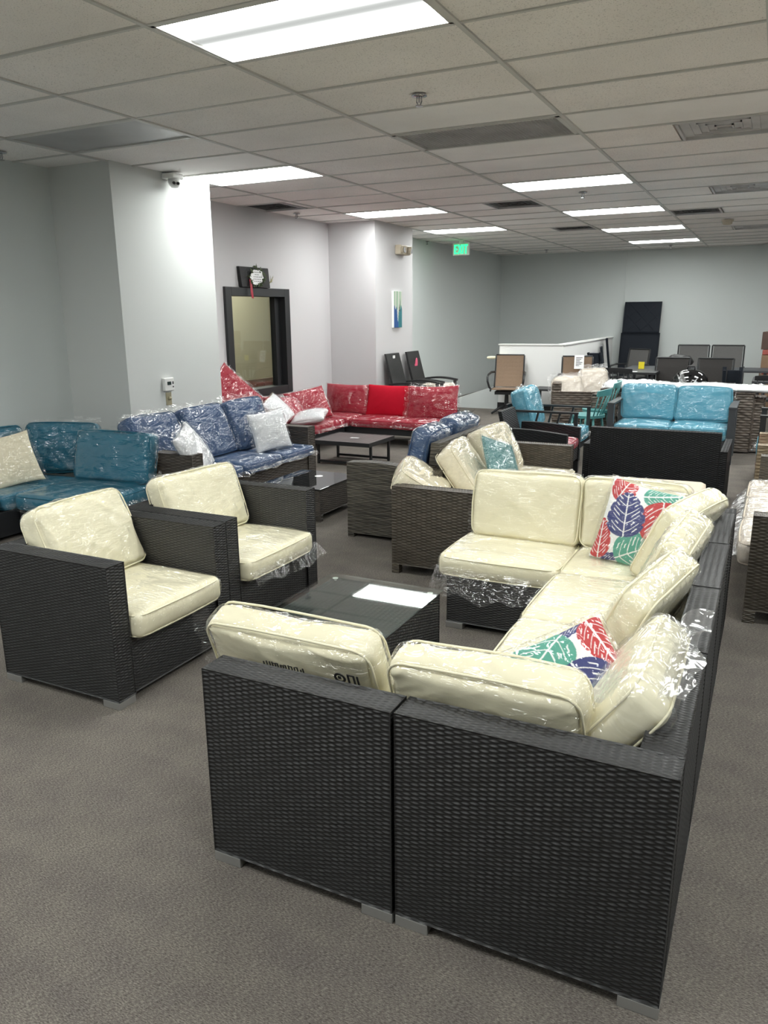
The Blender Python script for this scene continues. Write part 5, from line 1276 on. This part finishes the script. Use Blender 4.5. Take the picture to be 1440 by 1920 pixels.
def sling_chair(label, loc, rotz, mat, group, H=0.93, W_=0.50):
    t = thing('sling_chair', label, 'chair', loc, rotz, group); h_ = W_ / 2
    f = MB(); f.slab([[(-h_ + 0.02, y, z), (h_ - 0.02, y, z)] for y, z in ((0.21, 0.44), (0.23, 0.6), (0.26, 0.78), (0.29, H - 0.01))], 0.01); f.to('back_sling', mat, t)
    f = MB(); f.slab([[(-h_ + 0.02, y, z), (h_ - 0.02, y, z)] for y, z in ((-0.24, 0.44), (0.0, 0.42), (0.20, 0.43))], 0.01); f.to('seat_sling', mat, t)
    f = MB()
    for s in (-1, 1): f.tube([(s * h_, 0.20, 0.43), (s * h_, 0.26, 0.78), (s * h_, 0.29, H)], 0.013, 8).tube([(s * h_, -0.24, 0.44), (s * h_, 0.20, 0.43)], 0.013, 8)
    f.tube([(-h_, 0.29, H), (h_, 0.29, H)], 0.013, 8).tube([(-h_, -0.245, 0.435), (h_, -0.245, 0.435)], 0.013, 8)
    f.tube([(-h_ + 2 * h_ * k / 10, 0.195, 0.47 + 0.07 * math.sin(PI * k / 10)) for k in range(11)], 0.009, 6); f.to('frame', 'blackmetal', t)
    for s in (-1, 1):
        f = MB(); f.tube([(s * (h_ + 0.02), 0.24, 0.66), (s * (h_ + 0.03), -0.05, 0.67), (s * (h_ + 0.03), -0.22, 0.64)], 0.016, 8); f.to('arm', 'blackmetal', t, True)
        f = MB(); f.tube([(s * (h_ + 0.03), -0.21, 0.64), (s * (h_ + 0.02), -0.26, 0)], 0.013, 8); f.to('leg', 'blackmetal', t, True)
        f = MB(); f.tube([(s * (h_ + 0.02), 0.20, 0.66), (s * (h_ + 0.02), 0.30, 0)], 0.013, 8); f.to('leg', 'blackmetal', t, True)
    return t
GM = 'dark sling chairs behind the grill'
sling_chair('dark sling chair to the left of the kettle grill', (-1.42, 12.75, 0), -0.02, 'slingdark', GM, 0.92)
sling_chair('dark sling chair to the right of the kettle grill', (-0.80, 12.75, 0), -0.02, 'slingdark', GM, 0.92)
GM2 = 'grey sling chairs at the long back table'
sling_chair('grey sling chair behind the table, left of the two', (-1.32, 14.95, 0), 0.0, 'slinggrey', GM2, 1.03, 0.52)
sling_chair('grey sling chair behind the table, right of the two', (-0.75, 14.95, 0), 0.0, 'slinggrey', GM2, 1.03, 0.52)
sling_chair('grey sling chair turned sideways before the black table tops', (-2.42, 15.2, 0), -0.5, 'slinggrey', None, 0.94, 0.46)
table('long dark table in front of the grey sling chairs', (-1.15, 14.1, 0), 0, 2.2, 0.75, 0.70, 'greymetal')
table('dark dining table left of the sling chairs, white card on top', (-2.07, 12.98, 0), 0.0, 0.95, 0.9, 0.72, 'blackmetal')
f = MB().box(-0.09, 0.09, -0.06, 0.06, 0, 0.002); o = f.to('card', 'paper'); tag(o, 'white card lying on the dark dining table', 'card'); o.location = (-1.98, 12.66, 0.72)
o = MB().box(-0.045, 0.045, -0.01, 0.01, 0, 0.11).to('yellow_tag', 'yellow'); tag(o, 'yellow tag standing at the back of the dark dining table', 'tag'); o.location = (-1.93, 13.34, 0.72)
GK = 'black spindle chairs at the dark tables'
spindle_chair('black spindle back chair at the near side of the dark dining table', (-2.10, 12.25, 0), PI, 'blackmetal', GK, 0.80)
spindle_chair('black spindle back chair at the right edge table', (0.02, 12.0, 0), PI, 'blackmetal', GK, 0.76)
table('dark dining table at the right edge, behind the wicker', (0.22, 12.6, 0), 0, 0.95, 0.8, 0.66, 'greymetal')
t = thing('folding_chair', 'folded black chair leaning right of the sling chairs', 'chair', (-0.50, 12.2, 0), 0)
f = MB()
for s in (-1, 1): f.bar((s * 0.09, -0.05, 0), (s * 0.11 - 0.02, 0.12, 0.84), 0.05, 0.03).bar((s * 0.12, 0.14, 0), (s * 0.08 - 0.04, 0.02, 0.80), 0.04, 0.03)
f.to('frame', 'navypanel', t)
MB().box(-0.09, 0.09, 0.08, 0.11, 0.62, 0.80, 0.01).to('backrest', 'navypanel', t)
t = thing('folding_chair', 'folded black chair leaning behind the hidden swivel chair', 'chair', (-2.62, 13.3, 0), 0.4)
f = MB()
for s in (-1, 1): f.bar((s * 0.10 + 0.14, 0, 0), (s * 0.10 - 0.05, 0.1, 0.97), 0.05, 0.03).bar((s * 0.10 - 0.02, 0.0, 0), (s * 0.10 - 0.06, 0.16, 0.92), 0.04, 0.03)
f.to('frame', 'navypanel', t)
MB().box(-0.15, 0.05, 0.10, 0.13, 0.74, 0.96, 0.01).to('backrest', 'navypanel', t)
# kettle grill
t = thing('kettle_grill', 'glossy black kettle grill between the two dark sling chairs', 'grill', (-1.05, 12.0, 0))
MB().lathe([(0.0, 0.40), (0.10, 0.41), (0.19, 0.47), (0.235, 0.56), (0.245, 0.62), (0.238, 0.62), (0.22, 0.56), (0.0, 0.45)], n=32).to('bowl', 'enamel', t, True)
MB().lathe([(0.25, 0.622), (0.252, 0.64), (0.235, 0.70), (0.19, 0.765), (0.12, 0.805), (0.05, 0.82), (0.0, 0.822)], n=32).to('lid', 'enamel', t, True)
f = MB(); f.tube([(-0.05, 0, 0.815), (-0.045, 0, 0.86), (0.045, 0, 0.86), (0.05, 0, 0.815)], 0.01, 8); f.to('lid_handle', 'blackpl', t, True)
for s in (-1, 1): MB().tube([(s * 0.235, -0.06, 0.60), (s * 0.29, -0.05, 0.59), (s * 0.29, 0.05, 0.59), (s * 0.235, 0.06, 0.60)], 0.009, 8).to('side_handle', 'blackpl', t, True)
for k in range(3):
    a = PI / 2 + k * 2 * PI / 3; MB().tube([(0.16 * math.cos(a), 0.16 * math.sin(a), 0.46), (0.25 * math.cos(a), 0.25 * math.sin(a), 0)], 0.011, 8).to('leg', 'silver', t, True)
# black cloth heap on the long table
P, F, _ = cush_shape(0.40, 0.30, 0.16, 0.075, 0.03, 141, crease=0.07, lump=0.03, n=(24, 18, 8))
o = link('black_bag', raw_mesh('black_bag', P, F), 'base'); tag(o, 'slumped black bag on the long dark table, left of the grey chairs', 'bag'); o.location = (-1.42, 14.2, 0.795)
# boxes at the right edge
bx = [(0.98, 1.27, 'carddark', 'dark brown carton topmost in the stack at the right edge'), (0.89, 0.975, 'redwrap', 'upper red wrapped bundle in the stack at the right edge'),
      (0.66, 0.885, 'card', 'brown carton in the middle of the stack at the right edge'), (0.565, 0.655, 'redwrap', 'lower red wrapped bundle in the stack at the right edge'), (0.0, 0.56, 'card', 'large brown carton at the foot of the stack at the right edge')]
for k, (z0, z1, m_, lab) in enumerate(bx):
    t = thing('carton', lab, 'box', (0.20 + 0.015 * (k % 2), 15.2, z0), 0.04 * (k - 2), 'cartons stacked at the right edge')
    f = MB(); f.box(-0.40, 0.40, -0.30, 0.30, 0, z1 - z0 - 0.001, 0.012 if m_ == 'redwrap' else 0.003); f.to('carton_body', m_, t)
    if m_ != 'redwrap': MB().box(-0.40, 0.40, -0.025, 0.025, z1 - z0 - 0.001, z1 - z0).to('tape', 'beigepl', t)

# ------------------------------------------------------------------ right side sets
sofa('wicker_sofa', 'dark grey brown wicker sofa at the right edge with pale bagged cushions', 2.0, 0.74, 0.59, (0.355, 5.33, 0), -PI / 2, 'wick_grey', arm=0.11, seat_z=0.28, zb=0.07, footw=0.06)
GRS = 'pale bagged cushions on the right edge sofa'
for k, yy in enumerate((4.72, 5.32, 5.92)):
    o = cushion('seat_cushion', ['pale bagged seat cushion nearest the camera on the right edge sofa', 'pale bagged seat cushion in the middle of the right edge sofa', 'pale bagged seat cushion farthest along the right edge sofa'][k], 'cushion', 'beige', 0.64, 0.60, 0.13, 151 + k, group=GRS, flaps=[('x-', 0.10, 0.07)], wcrease=0.02, wrap='filmhazy'); flat(o, 0.25, yy, 0.349)
    back(['pale bagged back cushion nearest the camera on the right edge sofa', 'pale bagged back cushion in the middle of the right edge sofa', 'pale bagged back cushion farthest along the right edge sofa'][k], (0.50, yy, 0.42), 180, 16, 0.56, 0.42, 0.15, 156 + k, mat='beige', wrap='filmhazy', group=GRS)
sofa('wicker_armchair', 'tan wicker armchair at the right edge, beyond the pale bagged cushions', 0.8, 0.72, 0.56, (0.31, 7.33, 0), -PI / 2, 'wick_tan', arm=0.11, seat_z=0.27, zb=0.06)
o = cushion('seat_cushion', 'red patterned seat cushion on the tan wicker armchair', 'cushion', 'red', 0.56, 0.55, 0.10, 161); flat(o, 0.24, 7.33, 0.333)
metal_sofa('metal_armchair', 'black metal armchair with an aqua seat at the right edge', 'armchair', 0.70, 0.72, (0.30, 8.32, 0), -PI / 2, 'blackmetal', armz=0.66, seatz=0.28, backz=0.70, legw=0.05, slats=1)
o = cushion('seat_cushion', 'aqua seat cushion on the metal armchair at the right edge', 'cushion', 'aqua', 0.60, 0.56, 0.14, 162, flaps=[('x-', 0.05, 0.03)]); flat(o, 0.24, 8.32, 0.353)
metal_sofa('metal_bench', 'dark slatted lounge frame at the right edge beyond the aqua seat', 'bench', 1.2, 0.7, (0.62, 10.2, 0), 0, 'blackmetal', armz=0.60, seatz=0.32, backz=0.74, legw=0.05, slats=2)
o = cushion('seat_cushion', 'beige cushion on the dark slatted lounge frame at the right edge', 'cushion', 'beige', 1.05, 0.6, 0.12, 163); flat(o, 0.62, 10.17, 0.382)

# ------------------------------------------------------------------ camera, world, view
cam = bpy.data.cameras.new('camera'); co = bpy.data.objects.new('camera', cam); C.objects.link(co)
F_PX, YAW, PITCH, ROLL = 1452.9, math.radians(26.448), math.radians(14.318), math.radians(-0.5414)
Fv = Vector((-math.sin(YAW) * math.cos(PITCH), math.cos(YAW) * math.cos(PITCH), -math.sin(PITCH)))
Rv = Vector((math.cos(YAW), math.sin(YAW), 0)); Uv = Rv.cross(Fv)
R2 = Rv * math.cos(ROLL) + Uv * math.sin(ROLL); U2 = Uv * math.cos(ROLL) - Rv * math.sin(ROLL)
m = Matrix((R2, U2, -Fv)).transposed().to_4x4(); m.translation = Vector((0, 0, CAM_H)); co.matrix_world = m
cam.sensor_fit = 'VERTICAL'; cam.sensor_height = 24.0; cam.sensor_width = 18.0; cam.lens = F_PX / 1920 * 24.0; cam.clip_start = 0.05; cam.clip_end = 100
sc = bpy.context.scene; sc.camera = co
wd = bpy.data.worlds.new('world'); sc.world = wd; wd.use_nodes = True
wd.node_tree.nodes['Background'].inputs[0].default_value = (0.6, 0.7, 0.8, 1); wd.node_tree.nodes['Background'].inputs[1].default_value = 0.02
# added lamp, never in view, brightens the office behind the window
t = thing('ceiling_light', 'added unseen ceiling lamp brightening the office behind the window', 'light', (-6.8, 9.6, 2.75))
MB().box(-0.3, 0.3, -0.6, 0.6, -0.02, 0.0).to('frame', 'tbar', t)
MB().box(-0.28, 0.28, -0.58, 0.58, -0.024, -0.0205).to('diffuser', emit('office_added_lens', (1, 0.98, 0.9, 1), 14.0), t)
vs = sc.view_settings; sc.display_settings.display_device = 'sRGB'
vs.view_transform = 'Standard'; vs.look = 'None'; vs.exposure = 0.88; vs.gamma = 1.0; vs.use_curve_mapping = False
sc.cycles.transparent_max_bounces = 16; sc.cycles.max_bounces = 8; sc.cycles.diffuse_bounces = 5; sc.cycles.glossy_bounces = 4
sc.cycles.use_denoising = True
sc.cycles.sample_clamp_indirect = 6.0
